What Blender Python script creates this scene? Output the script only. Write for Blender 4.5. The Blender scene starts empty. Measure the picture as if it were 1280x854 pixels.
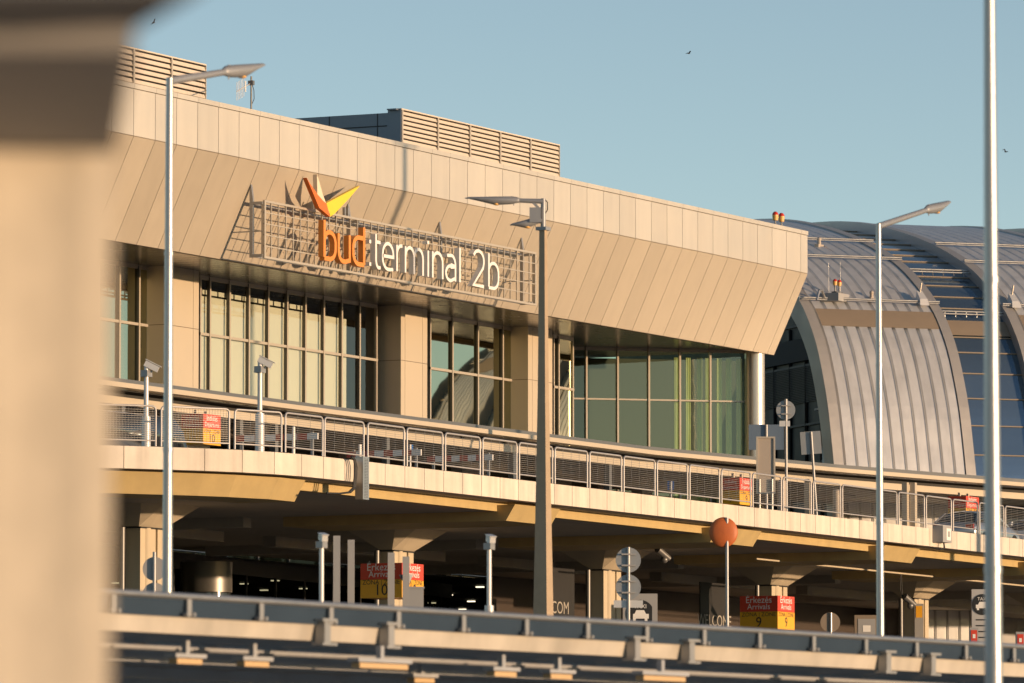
import bpy, math, random
from mathutils import Vector, Matrix
random.seed(7)
sc = bpy.context.scene
COL = sc.collection
R = math.radians

# ------------------------------------------------------------------ camera geometry (metres; X along the terminal, Y into it, Z up)
F, W, H = 7700.0, 1280.0, 854.0
CAM = Vector((0, 0, 1.65))
YAW = math.atan2(3873, math.hypot(F, 631)); PIT = math.atan2(631, F)
FWD = Vector((math.cos(YAW)*math.cos(PIT), math.sin(YAW)*math.cos(PIT), math.sin(PIT)))
RGT = Vector((math.sin(YAW), -math.cos(YAW), 0)); UPV = RGT.cross(FWD)
def ray(x, y): return FWD*F + RGT*(x-W/2) + UPV*(H/2-y)
def onY(x, y, Y): d = ray(x, y); return CAM + d*((Y-CAM.y)/d.y)
def onZ(x, y, Z): d = ray(x, y); return CAM + d*((Z-CAM.z)/d.z)
def onP(x, y, p, n): d = ray(x, y); return CAM + d*((Vector(p)-CAM).dot(n)/d.dot(n))
def XY(x, Y): return onY(x, 640, Y).x           # X of picture column x on the plane Y (verticals are almost vertical)

def terr(Y):
    t = min(1, max(0, (Y-46)/13)); t = t*t*(3-2*t)
    return 6.0*t

# ------------------------------------------------------------------ materials
def nt(m): m.use_nodes = True; return m.node_tree.nodes, m.node_tree.links
def mat(name, col, rough=.6, metal=0, noise=0, nscale=2.0, island=0, bump=0, bscale=8, streak=0, spec=None, coat=0):
    m = bpy.data.materials.new(name); N, L = nt(m); b = N['Principled BSDF']
    c4 = (*col, 1)
    b.inputs['Base Color'].default_value = c4; b.inputs['Roughness'].default_value = rough; b.inputs['Metallic'].default_value = metal
    if spec is not None: b.inputs['Specular IOR Level'].default_value = spec
    if coat: b.inputs['Coat Weight'].default_value = coat
    out = None
    tc = N.new('ShaderNodeTexCoord')
    def mul(prev, fac_socket, lo, hi):
        mr = N.new('ShaderNodeMapRange'); mr.inputs['To Min'].default_value = lo; mr.inputs['To Max'].default_value = hi
        L.new(fac_socket, mr.inputs['Value'])
        mx = N.new('ShaderNodeMix'); mx.data_type = 'RGBA'; mx.blend_type = 'MULTIPLY'; mx.inputs['Factor'].default_value = 1
        if prev is None: mx.inputs['A'].default_value = c4
        else: L.new(prev, mx.inputs['A'])
        L.new(mr.outputs['Result'], mx.inputs['B'])
        return mx.outputs['Result']
    if noise:
        n = N.new('ShaderNodeTexNoise'); n.inputs['Scale'].default_value = nscale; n.inputs['Detail'].default_value = 6; n.inputs['Roughness'].default_value = .65
        L.new(tc.outputs['Object'], n.inputs['Vector']); out = mul(out, n.outputs['Fac'], 1-noise*1.6, 1+noise*1.2)
        rr = N.new('ShaderNodeMapRange'); rr.inputs['To Min'].default_value = max(.02, rough-.12); rr.inputs['To Max'].default_value = min(1, rough+.12)
        L.new(n.outputs['Fac'], rr.inputs['Value']); L.new(rr.outputs['Result'], b.inputs['Roughness'])
    if streak:
        mp = N.new('ShaderNodeMapping'); mp.inputs['Scale'].default_value = (2.2, 2.2, .16)
        n = N.new('ShaderNodeTexNoise'); n.inputs['Scale'].default_value = 1.0; n.inputs['Detail'].default_value = 5
        L.new(tc.outputs['Object'], mp.inputs['Vector']); L.new(mp.outputs['Vector'], n.inputs['Vector'])
        pw = N.new('ShaderNodeMath'); pw.operation = 'POWER'; pw.inputs[1].default_value = 2.0; L.new(n.outputs['Fac'], pw.inputs[0])
        out = mul(out, pw.outputs[0], 1+streak*.5, 1-streak*1.3)
    if island:
        g = N.new('ShaderNodeNewGeometry'); out = mul(out, g.outputs['Random Per Island'], 1-island, 1+island)
    if out is not None: L.new(out, b.inputs['Base Color'])
    if bump:
        n = N.new('ShaderNodeTexNoise'); n.inputs['Scale'].default_value = bscale; n.inputs['Detail'].default_value = 4
        L.new(tc.outputs['Object'], n.inputs['Vector'])
        bp = N.new('ShaderNodeBump'); bp.inputs['Strength'].default_value = bump; bp.inputs['Distance'].default_value = .05
        L.new(n.outputs['Fac'], bp.inputs['Height']); L.new(bp.outputs['Normal'], b.inputs['Normal'])
    return m
def emit(name, col, s):
    m = bpy.data.materials.new(name); N, L = nt(m); b = N['Principled BSDF']
    b.inputs['Base Color'].default_value = (*col, 1); b.inputs['Emission Color'].default_value = (*col, 1); b.inputs['Emission Strength'].default_value = s
    return m
def glass(name, tint, refl, through, rough=.02, wave=.0, wscale=.5, rtint=None, fres=1.0):
    """Coated architectural glass: a mirror layer of weight refl over a tinted see-through pane."""
    m = bpy.data.materials.new(name); N, L = nt(m)
    for n in list(N): N.remove(n)
    o = N.new('ShaderNodeOutputMaterial'); g = N.new('ShaderNodeBsdfGlossy'); t = N.new('ShaderNodeBsdfTransparent'); mx = N.new('ShaderNodeMixShader')
    g.inputs['Color'].default_value = (*(rtint or tint), 1); g.inputs['Roughness'].default_value = rough
    t.inputs['Color'].default_value = (*[c*through for c in tint], 1)
    fr = N.new('ShaderNodeLayerWeight'); fr.inputs['Blend'].default_value = .35
    ma = N.new('ShaderNodeMath'); ma.operation = 'MULTIPLY_ADD'; ma.inputs[1].default_value = (1-refl)*fres; ma.inputs[2].default_value = refl; ma.use_clamp = True
    L.new(fr.outputs['Fresnel'], ma.inputs[0]); L.new(ma.outputs[0], mx.inputs[0]); L.new(t.outputs[0], mx.inputs[1]); L.new(g.outputs[0], mx.inputs[2]); L.new(mx.outputs[0], o.inputs[0])
    if wave:
        tc = N.new('ShaderNodeTexCoord'); n = N.new('ShaderNodeTexNoise'); n.inputs['Scale'].default_value = wscale; n.inputs['Detail'].default_value = 2
        L.new(tc.outputs['Object'], n.inputs['Vector']); bp = N.new('ShaderNodeBump'); bp.inputs['Strength'].default_value = wave; bp.inputs['Distance'].default_value = .08
        L.new(n.outputs['Fac'], bp.inputs['Height']); L.new(bp.outputs['Normal'], g.inputs['Normal']); 
    return m

M = dict(
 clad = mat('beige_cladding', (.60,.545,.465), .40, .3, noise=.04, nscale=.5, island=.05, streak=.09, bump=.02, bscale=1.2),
 clad_shaded = mat('cladding_shaded', (.51,.445,.352), .42, .25, noise=.04, nscale=.5, island=.05, streak=.07, bump=.02, bscale=1.2),  # same cladding darkened: shade of the down-facing slope put into the colour
 blind = mat('reflection_blind_fabric', (.58,.62,.58), .9, 0, noise=.02, nscale=1),
 canopy_soffit = mat('canopy_soffit', (.42,.35,.28), .6, 0, noise=.1, nscale=1.5),
 louvre = mat('louvre_slat', (.62,.55,.46), .5, 0, noise=.03, nscale=1),
 joint_black = mat('gap_black', (.035,.035,.035), .8),
 joint = mat('joint_dark', (.16,.13,.10), .8),
 pillar = mat('pillar_cladding', (.52,.445,.34), .45, .1, noise=.03, nscale=.5, island=.02),
 soffit = mat('soffit_metal', (.155,.16,.162), .24, .65, noise=.10, nscale=1.2, island=.12, bump=.05, bscale=2),
 frame = mat('mullion_bronze', (.50,.44,.36), .4, .3),
 fin = mat('fin_shade', (.09,.085,.08), .45, .3),  # shade of the unlit mullion sides put into the colour
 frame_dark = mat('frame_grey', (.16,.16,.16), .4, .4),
 concrete = mat('concrete_grey', (.40,.37,.32), .85, 0, noise=.14, nscale=1.1, bump=.15, bscale=6),
 parapet = mat('parapet_concrete', (.62,.56,.48), .8, 0, noise=.10, nscale=2.2, island=.06, streak=.42, bump=.1, bscale=7),
 beam_paint = mat('ochre_painted_concrete', (.47,.35,.16), .7, 0, noise=.10, nscale=1.6, streak=.14, bump=.05),
 column_paint = mat('column_concrete', (.52,.45,.34), .75, 0, noise=.08, nscale=1.5, bump=.05),
 galv = mat('galvanised_steel', (.42,.42,.42), .36, .75, noise=.10, nscale=3.0, bump=.04, bscale=12),
 colmetal = mat('column_metal', (.58,.54,.48), .32, .6, noise=.03, nscale=2),
 galv_dull = mat('galvanised_dull', (.34,.34,.34), .45, .5, noise=.10, nscale=3.0),
 rail = mat('railing_steel', (.48,.465,.46), .5, .4, noise=.05, nscale=5),
 wire = mat('railing_wire', (.30,.29,.28), .5, .4),
 lampgrey = mat('lamp_housing', (.30,.31,.33), .45, .3, noise=.06, nscale=6),
 zinc = mat('zinc_roof', (.57,.575,.585), .40, .35, noise=.10, nscale=.8, island=.05, streak=.22, bump=.04, bscale=4),
 zinc_edge = mat('zinc_edge', (.42,.40,.38), .42, .4, noise=.08, nscale=1.0),
 roofglass = mat('blue_roof_glass', (.18,.255,.33), .08, .8, noise=.03, nscale=.5, island=.12),
 brownstrip = mat('brown_vent_strip', (.24,.19,.14), .7, 0, noise=.08, nscale=1),
 dark = mat('dark_interior', (.022,.022,.024), .6),
 darkblue = mat('dark_gable_glass', (.012,.018,.026), .45, .0, spec=.08, noise=.1, nscale=1),
 white = mat('white_paint', (.80,.78,.75), .45, 0, noise=.04, nscale=3),
 whitemetal = mat('white_metal', (.60,.60,.60), .4, .2, noise=.04, nscale=4),
 orange = mat('orange_letter', (.74,.255,.04), .4, 0, noise=.03, nscale=3),
 redorange = mat('red_orange_wing', (.70,.16,.02), .4, 0, noise=.03, nscale=3),
 cream = mat('cream_wing', (.74,.62,.45), .45),
 yellow = mat('yellow_wing', (.85,.58,.03), .4, 0, noise=.02),
 signred = mat('sign_red', (.62,.055,.025), .45, 0, noise=.03), signyel = mat('sign_yellow', (.80,.40,.02), .45, 0, noise=.03),
 black = mat('black_paint', (.015,.015,.016), .5), txtwhite = mat('text_white', (.82,.80,.76), .5), txtshade = mat('text_shaded', (.36,.34,.31), .6), drum = mat('drum_metal', (.16,.15,.14), .4, .7),
 signback = mat('sign_back_grey', (.30,.32,.34), .5, .4, noise=.06, nscale=4),
 panelgrey = mat('panel_grey', (.34,.34,.34), .6, .1, noise=.05, nscale=3),
 panelbeige = mat('panel_beige', (.42,.36,.30), .6, .1, noise=.04, nscale=2),
 panelblue = mat('panel_bluegrey', (.14,.19,.26), .4, .2, noise=.05),
 mirror_back = mat('mirror_back_orange', (.52,.13,.03), .55, 0, noise=.18, nscale=2.5),
 asphalt = mat('asphalt', (.05,.05,.052), .9, 0, noise=.2, nscale=1.5, bump=.2, bscale=30),
 grass = mat('ground_earth', (.19,.175,.14), .95, 0, noise=.3, nscale=.4),  # unseen ground, tone raised for bounce light
 plantblue = mat('plant_panel', (.20,.23,.27), .45, .4, noise=.06, nscale=1),
 canopy_steel = mat('canopy_cream_steel', (.50,.46,.395), .55, .1, noise=.20, nscale=1.1, streak=.35), fitting = mat('fitting_cover', (.55,.38,.20), .5), paving = mat('bounce_paving', (.27,.25,.22), .9, 0, noise=.15, nscale=1.2),  # paving made pale so the unseen roads bounce light onto undersides
 canopy_dark = mat('canopy_dark_steel', (.40,.41,.43), .5, .3, noise=.1, nscale=2),
 canopy_glass = mat('canopy_glass', (.055,.085,.125), .18, .3, noise=.15, nscale=1.0),
 canopy_under = mat('canopy_underside', (.50,.50,.50), .5, .2, noise=.12, nscale=.8),
 curtain = mat('pale_curtain', (.84,.84,.62), .9, 0, noise=.05, nscale=2),
 interior = mat('hall_interior', (.055,.065,.06), .8),
 fgcon = mat('smooth_concrete', (.46,.41,.335), .85, 0, noise=.16, nscale=9, streak=.25, bump=.1, bscale=20),
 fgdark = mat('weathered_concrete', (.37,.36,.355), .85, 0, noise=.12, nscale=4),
 rubber = mat('rubber', (.02,.02,.02), .8), carsilver = mat('silver_car_paint', (.34,.35,.37), .28, .7, coat=.6), carwhite = mat('white_car_paint', (.72,.72,.72), .3, 0, coat=.6),
 carglass = mat('car_glass', (.03,.035,.04), .06, .2), redlamp = mat('red_lens', (.55,.04,.02), .25), redwhite = mat('barrier_red', (.50,.09,.06), .5),
 blue = mat('blue_sign', (.03,.18,.55), .45), facade_light = mat('pale_wall_panel', (.42,.42,.42), .6, 0, noise=.06, nscale=.7, island=.05),
 amber = mat('amber_lens', (.75,.42,.12), .3),
 dimglow = emit('downlight_glow', (1.0,.84,.58), 1.1),
 bird = mat('bird_dark', (.03,.03,.035), .7), cable = mat('black_cable', (.02,.02,.02), .6),
)
m = M['canopy_under']; N, L = nt(m); tr = N.new('ShaderNodeBsdfTranslucent'); tr.inputs['Color'].default_value = (.96,.90,.82,1); ms_ = N.new('ShaderNodeMixShader'); ms_.inputs[0].default_value = .80
L.new(N['Principled BSDF'].outputs[0], ms_.inputs[1]); L.new(tr.outputs[0], ms_.inputs[2]); L.new(ms_.outputs[0], N['Material Output'].inputs[0])
M['glass_green'] = glass('green_coated_glass', (.40,.62,.50), .82, .20, wave=.04, wscale=.35, rtint=(.62,.60,.42))
M['glass_cream'] = glass('pale_clear_glass', (.95,.94,.86), .12, .95, wave=.02, wscale=.35, fres=.4, rtint=(.9,.85,.75))
M['glass_olive'] = glass('olive_clear_glass', (.74,.86,.64), .09, .96, wave=.02, fres=.35, rtint=(.8,.8,.6))
M['glass_dark'] = glass('dark_hall_glass', (.40,.42,.36), .03, .55, fres=.12)

# ------------------------------------------------------------------ mesh builder
class MB:
    def __init__(s): s.v = []; s.f = []; s.sm = []; s.mi = []; s.cur = 0
    def quadmesh(s, vs, fs, smooth=False):
        o = len(s.v); s.v += [tuple(v) for v in vs]; s.f += [tuple(i+o for i in f) for f in fs]; s.sm += [smooth]*len(fs); s.mi += [s.cur]*len(fs)
        return s
    def box(s, x0, y0, z0, x1, y1, z1):
        vs = [(x0,y0,z0),(x1,y0,z0),(x1,y1,z0),(x0,y1,z0),(x0,y0,z1),(x1,y0,z1),(x1,y1,z1),(x0,y1,z1)]
        return s.quadmesh(vs, [(0,3,2,1),(4,5,6,7),(0,1,5,4),(1,2,6,5),(2,3,7,6),(3,0,4,7)])
    def obox(s, c, a, b, h):
        """box centred on c with half-axis vectors a, b, h"""
        c, a, b, h = map(Vector, (c, a, b, h))
        vs = [c-a-b-h, c+a-b-h, c+a+b-h, c-a+b-h, c-a-b+h, c+a-b+h, c+a+b+h, c-a+b+h]
        return s.quadmesh(vs, [(0,3,2,1),(4,5,6,7),(0,1,5,4),(1,2,6,5),(2,3,7,6),(3,0,4,7)])
    def hexa(s, vs): return s.quadmesh(vs, [(0,3,2,1),(4,5,6,7),(0,1,5,4),(1,2,6,5),(2,3,7,6),(3,0,4,7)])
    def bar(s, p, q, w, h=None, up=(0,0,1)):
        p, q = Vector(p), Vector(q); d = (q-p); L = d.length; d.normalize(); u = Vector(up)
        if abs(d.dot(u)) > .99: u = Vector((0,1,0))
        a = d.cross(u).normalized(); b = a.cross(d).normalized()
        return s.obox((p+q)/2, d*(L/2), a*(w/2), b*((h or w)/2))
    def tube(s, p, q, r0, r1=None, n=10, caps=True):
        p, q = Vector(p), Vector(q); r1 = r0 if r1 is None else r1; d = (q-p).normalized(); u = Vector((0,0,1)) if abs(d.z) < .95 else Vector((1,0,0))
        a = d.cross(u).normalized(); b = d.cross(a).normalized(); vs = []
        for k in range(n):
            t = 2*math.pi*k/n; vs.append(p + (a*math.cos(t)+b*math.sin(t))*r0)
        for k in range(n):
            t = 2*math.pi*k/n; vs.append(q + (a*math.cos(t)+b*math.sin(t))*r1)
        s.quadmesh(vs, [(k, (k+1)%n, n+(k+1)%n, n+k) for k in range(n)], True)
        if caps: s.quadmesh(vs, [tuple(range(n-1,-1,-1)), tuple(range(n, 2*n))])
        return s
    def path(s, pts, r, n=8):
        for a, b in zip(pts[:-1], pts[1:]): s.tube(a, b, r, r, n)
        return s
    def prism(s, poly, axis):
        """extrude the 3-D polygon along the vector axis"""
        n = len(poly); ax = Vector(axis); vs = [Vector(p) for p in poly] + [Vector(p)+ax for p in poly]
        return s.quadmesh(vs, [tuple(range(n-1,-1,-1)), tuple(range(n, 2*n))] + [(k, (k+1)%n, n+(k+1)%n, n+k) for k in range(n)])
    def ball(s, c, rx, ry=None, rz=None, nu=12, nv=8):
        ry = ry or rx; rz = rz or rx; c = Vector(c); vs = []; fs = []
        for j in range(nv+1):
            t = math.pi*j/nv
            for i in range(nu):
                p = 2*math.pi*i/nu; vs.append(c+Vector((rx*math.sin(t)*math.cos(p), ry*math.sin(t)*math.sin(p), rz*math.cos(t))))
        for j in range(nv):
            for i in range(nu): fs.append((j*nu+i, (j+1)*nu+i, (j+1)*nu+(i+1)%nu, j*nu+(i+1)%nu))
        return s.quadmesh(vs, fs, True)
    def build(s, name, m, parent=None, fix=True):
        off = Vector((0,0,0)); p = parent
        while p is not None: off += p.location; p = p.parent
        me = bpy.data.meshes.new(name); me.from_pydata([tuple(Vector(v)-off) for v in s.v], [], s.f)
        for mm in (m if isinstance(m, (list, tuple)) else [m]): me.materials.append(mm)
        for pl, sm, mi in zip(me.polygons, s.sm, s.mi): pl.use_smooth = sm; pl.material_index = mi
        if fix:
            import bmesh
            bm = bmesh.new(); bm.from_mesh(me); bmesh.ops.recalc_face_normals(bm, faces=bm.faces); bm.to_mesh(me); bm.free()
        me.update(); o = bpy.data.objects.new(name, me); COL.objects.link(o)
        if parent is not None: o.parent = parent
        return o
def tag(o, label=None, cat=None, group=None, kind=None):
    if label: o['label'] = label
    if cat: o['category'] = cat
    if group: o['group'] = group
    if kind: o['kind'] = kind
    return o
def thing(name, loc, label, cat, group=None):
    o = bpy.data.objects.new(name, None); COL.objects.link(o); o.location = loc; o.empty_display_size = .2
    return tag(o, label, cat, group)
def dup(o, loc, label=None, group=None):
    r = o.copy(); COL.objects.link(r); r.location = loc
    if label: r['label'] = label
    if group: r['group'] = group
    def kids(src, dst):
        for ch in list(src.children):
            c = ch.copy(); COL.objects.link(c); c.parent = dst; kids(ch, c)
    kids(o, r); return r
def text(body, size, origin, xdir, zdir, mb, thick=.004, align='CENTER', sx=1.0):
    """lettering as mesh in MB mb; the text stands on origin, runs along xdir, rises along zdir"""
    cu = bpy.data.curves.new('lettering', 'FONT'); cu.body = body; cu.size = size; cu.align_x = align; cu.resolution_u = 3
    ob = bpy.data.objects.new('lettering_tmp', cu); COL.objects.link(ob)
    dg = bpy.context.evaluated_depsgraph_get(); me = bpy.data.meshes.new_from_object(ob.evaluated_get(dg))
    x, z = Vector(xdir).normalized(), Vector(zdir).normalized(); nn = x.cross(z)
    o = Vector(origin) + nn*thick
    mb.quadmesh([o + x*(v.co.x*sx) + z*v.co.y for v in me.vertices], [tuple(p.vertices) for p in me.polygons])
    bpy.data.objects.remove(ob); bpy.data.meshes.remove(me); bpy.data.curves.remove(cu)

# ------------------------------------------------------------------ setting: ground and roads
ys = [-3000, -400, -60, 0, 20, 40, 46] + [46+k*1.3 for k in range(1, 11)] + [62, 66, 104, 130, 400, 3000]
xs = [-3000, -300, 0, 60, 120, 180, 240, 300, 400, 3000]
mb = MB(); mb.quadmesh([(x, y, terr(y)) for y in ys for x in xs], [(j*len(xs)+i, j*len(xs)+i+1, (j+1)*len(xs)+i+1, (j+1)*len(xs)+i) for j in range(len(ys)-1) for i in range(len(xs)-1)], True)
tag(mb.build('ground', M['grass'], fix=False), kind='structure')
mb = MB(); mb.quadmesh([(-200,64,6.004),(500,64,6.004),(500,104,6.004),(-200,104,6.004)], [(0,1,2,3)])
tag(mb.build('arrivals_road', M['paving'], fix=False), kind='structure')
mb = MB(); mb.quadmesh([(-200,-30,.004),(500,-30,.004),(500,44,.004),(-200,44,.004)], [(0,1,2,3)])
tag(mb.build('parking_area', M['paving'], fix=False), kind='structure')

# ------------------------------------------------------------------ terminal building
ZR, ZC, ZB, ZS = 28.06, 26.23, 22.77, 22.95
X0, X1 = 150.3, 241.86
T = thing('terminal_building', (200, 115, 6), 'long beige terminal with an overhanging sloped fascia and tall windows above the road deck', 'terminal')
mb = MB(); sl = MB(); back = MB(); cop = MB()
x = 184.13 - 1.5*23
g = .013
while x < X1 - .05:
    a, b = x+g, min(x+1.5, X1)-g
    mb.box(a, 107, ZC+.015, b, 107.05, ZR-.19)
    n = Vector((0, -3.46, -1.6)).normalized()*.05
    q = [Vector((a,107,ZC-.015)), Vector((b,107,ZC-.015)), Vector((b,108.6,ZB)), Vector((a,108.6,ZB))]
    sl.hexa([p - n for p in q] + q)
    cop.box(a-g*.6, 106.965, ZR-.17, b+g*.6, 107.45, ZR)
    x += 1.5
mb.build('upper_fascia', M['clad'], T); sl.build('sloped_fascia', M['clad_shaded'], T); cop.build('coping', M['clad'], T)
back.prism([(X0,107.052,ZR-.02),(X0,107.052,ZC),(X0,108.66,ZB+.02),(X0,108.9,ZB+.02),(X0,108.9,ZS+.3),(X0,108.4,ZR-.02)], (X1-X0-.03,0,0))
back.build('fascia_backing', M['joint'], T)
mb = MB()                                             # soffit: metal strips running into the depth
x = X0
while x < X1-.1:
    mb.box(x+.012, 108.92, ZS, min(x+.75, X1-.05)-.012, 121, ZS+.05); x += .75
mb.box(X0, 108.92, ZS+.052, X1-.05, 121, ZS+.1)
mb.build('soffit', M['soffit'], T)
mb = MB(); mb.box(X0, 108.5, ZR-.25, X1-.05, 150, ZR-.06); mb.build('roof', M['plantblue'], T)
mb = MB(); mb.box(X0, 121.5, 6, 238, 150, ZR-.3); mb.build('rear_block', M['interior'], T)
# pillars: (left px, right px, with px of the vertical joint)
PY, GY = 112.55, 113.35
def pillar(pa, pb, joints):
    xa, xb = XY(pa, PY), XY(pb, PY); m1 = MB(); zj = 20.78
    cuts = [xa] + [XY(j, PY) for j in joints] + [xb]
    for (a, b) in zip(cuts[:-1], cuts[1:]):
        for z0, z1 in ((12.4, zj-.012), (zj+.012, ZS)):
            m1.box(a+.01, PY, z0, b-.01, GY+.3, z1)
    m2 = MB(); m2.box(xa+.012, PY+.02, 12.4, xb-.012, GY+.4, ZS-.01)
    o = m1.build('pillar', M['pillar'], T); m2.build('joint', M['joint'], o)
pillar(205.5, 247.6, (240.6,)); pillar(500.7, 534, (506, 528)); pillar(660, 690.6, (665.5,)); pillar(60, 120, ())
def window(pa, pb, mull, gmat, deep=.10, zt=20.76, back=2.2):
    xa, xb = XY(pa, GY), XY(pb, GY); fr = MB(); fin = MB()
    fr.box(xa, GY-.05, ZS-.14, xb, GY+.05, ZS); fr.box(xa, GY-.08, zt-.05, xb, GY+.02, zt+.05)
    fr.box(xa, GY-.06, 12.4, xa+.09, GY+.06, ZS-.14); fr.box(xb-.09, GY-.06, 12.4, xb, GY+.06, ZS-.14)
    for p in mull:
        xm = XY(p, GY-deep)
        fr.box(xm-.05, GY-deep, 17, xm+.05, GY-deep+.012, ZS-.02); fin.box(xm-.045, GY-deep+.013, 17, xm+.045, GY+.04, ZS-.02)
    o = fr.build('window', M['frame'], T); fin.build('mullion_fins', M['fin'], o)
    gl = MB(); ms = [xa+.05] + [XY(p, GY) for p in mull] + [xb-.05]
    for a, b in zip(ms[:-1], ms[1:]):
        for z0, z1 in ((12.4, zt), (zt, ZS-.1)):
            t = random.uniform(-.004, .004); tz = random.uniform(-.003, .003)
            gl.quadmesh([(a, GY+t, z0), (b, GY-t, z0), (b, GY-t+tz, z1), (a, GY+t+tz, z1)], [(0,1,2,3)])
    gl.build('glass', gmat, o, fix=False)
    if gmat is M['glass_cream']:
        bl = MB()  # pale blinds added in place of a sky reflection on this glass
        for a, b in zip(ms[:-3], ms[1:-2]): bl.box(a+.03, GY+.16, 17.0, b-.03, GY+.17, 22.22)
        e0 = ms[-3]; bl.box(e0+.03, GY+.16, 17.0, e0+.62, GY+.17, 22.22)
        bl.build('reflection_blind', M['blind'], o)
        hd = MB(); hx = xa+.5  # pale squares imitating a light pattern near the top of the glass
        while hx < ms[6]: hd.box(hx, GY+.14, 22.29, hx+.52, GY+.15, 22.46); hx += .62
        hd.build('light_squares', M['blind'], o)
    bk = MB(); bk.box(xa, GY+back, 12.4, xb, GY+back+.1, ZS); bk.build('interior', M['dark'], o)
    return o
window(120, 193, (149, 173.6), M['glass_green'])
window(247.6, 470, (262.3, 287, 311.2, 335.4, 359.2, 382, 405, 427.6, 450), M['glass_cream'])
window(536, 646, (566.3, 598.2, 629.3), M['glass_green'])
window(690.8, 716, (699.2,), M['glass_green'])
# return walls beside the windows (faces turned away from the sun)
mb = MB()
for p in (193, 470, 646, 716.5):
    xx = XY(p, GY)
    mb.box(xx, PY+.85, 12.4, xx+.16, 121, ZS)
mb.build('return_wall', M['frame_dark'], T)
# angled corner glazing
CA, CB = Vector((233.2, 118.6, 0)), onZ(932.7, 444.6, 22.72); CB.z = 0
cd = (CB-CA).normalized(); cn = Vector((cd.y, -cd.x, 0))      # cn towards the viewer
if cn.y > 0: cn = -cn
fr = MB(); gl = MB()
def cpt(px): return onP(px, 520, CB, cn)
mpx = (732.4, 771.5, 810.5, 849.2, 887.2)
ztr = onP(830, 500.5, CB, cn).z
pts = [CA] + [Vector((*cpt(p)[:2], 0)) for p in mpx] + [CB]
for p in pts[1:]:
    last = p is CB
    fr.obox(p + cn*.05 + Vector((0,0,(ZS+12.4)/2)), cd*(.038 if not last else .06), cn*.11, Vector((0,0,(ZS-12.4)/2-.01)))
fr.bar(CA+Vector((0,0,ztr))+cn*.05, CB+Vector((0,0,ztr))+cn*.05, .12, .065); fr.bar(CA+Vector((0,0,ZS-.07)), CB+Vector((0,0,ZS-.07)), .10, .13)
o = fr.build('corner_window', M['frame'], T)
for a, b in zip(pts[:-1], pts[1:]):
    gl.quadmesh([a+Vector((0,0,12.4)), b+Vector((0,0,12.4)), b+Vector((0,0,ZS-.1)), a+Vector((0,0,ZS-.1))], [(0,1,2,3)])
gl.build('glass', M['glass_olive'], o, fix=False)
for p, wd in ((845, .34), (860, .40), (874.5, .40), (883.5, .26), (899, .44), (911, .46), (924, .44)):
    q = onP(p, 520, CB - cn*.32, cn); q.z = 0; wd *= .58; c = MB(); n = 7
    for k in range(n):
        u = (k/(n-1)-.5)*wd; dd = .035*(k % 2)
        if k: c.quadmesh([q+cd*u0+cn*d0+Vector((0,0,12.5)), q+cd*u+cn*dd+Vector((0,0,12.5)), q+cd*u+cn*dd+Vector((0,0,22.6)), q+cd*u0+cn*d0+Vector((0,0,22.6))], [(0,1,2,3)], True)
        u0, d0 = u, dd
    c.build('curtain', M['curtain'], o, fix=False)
mb = MB(); mb.obox((CA+CB)/2 - cn*5.2 + Vector((0,0,17.6)), cd*7, cn*.1, (0,0,5.3)); mb.build('interior', M['interior'], o)
mb = MB(); mb.obox((CA+CB)/2 - cn*2.4 + Vector((0,0,17.9)), cd*4.6, cn*2.2, (0,0,.14)); mb.build('floor', M['interior'], o)
# round column at the corner
cx = onP(943.8, 500, CB + cn*.35, cn); mb = MB(); mb.tube((cx.x, cx.y, 12.4), (cx.x, cx.y, ZS), .42, .42, 32); mb.build('round_column', M['colmetal'], T)
# entrance canopy ledge in front (bent plan)
LZ = 16.89
LP = [(150,102.3),(175.3,102.2),(190.9,102.0),(214.87,101.5),(221.97,100.46),(228.74,99.45),(234.13,98.21),(240.8,96.64),(262,90.6)]
def offs(pl, d):
    out = []
    for i, (x, y) in enumerate(pl):
        a = pl[max(0,i-1)]; b = pl[min(len(pl)-1,i+1)]; t = Vector((b[0]-a[0], b[1]-a[1], 0)).normalized()
        out.append((x - t.y*d, y + t.x*d))
    return out
def band(mb, pl, d0, d1, z0, z1, seg=None):
    A, B = offs(pl, d0), offs(pl, d1)
    for i in range(len(pl)-1):
        P = [(*A[i], z0), (*A[i+1], z0), (*B[i+1], z0), (*B[i], z0), (*A[i], z1), (*A[i+1], z1), (*B[i+1], z1), (*B[i], z1)]
        mb.hexa(P)
mb = MB(); band(mb, LP, 0, .5, LZ-.16, LZ); led = mb.build('canopy_ledge', M['pillar'], T)
mb = MB(); band(mb, LP, .55, .75, LZ-.1, LZ+.20); mb.build('gutter', M['frame_dark'], led)
mb = MB(); band(mb, LP, 1.17, 12.5, LZ-.36, LZ-.15); mb.build('canopy_roof', M['canopy_soffit'], led)
mb = MB()
for k in range(16): band(mb, LP, 1.3+k*.68, 1.34+k*.68, LZ-.375, LZ-.362)
mb.build('soffit_joints', M['dark'], led)
mb = MB(); band(mb, LP, .5, 1.165, LZ-.20, LZ-.165); band(mb, LP, 1.152, 1.166, LZ-.40, LZ-.201); mb.build('shadow_gap', M['joint_black'], led)  # black fill puts the shade of this recess into the colour
mb = MB(); band(mb, LP, .75, 1.15, LZ-.64, LZ-.38); mb.build('fascia_beam', M['pillar'], led)
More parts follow.
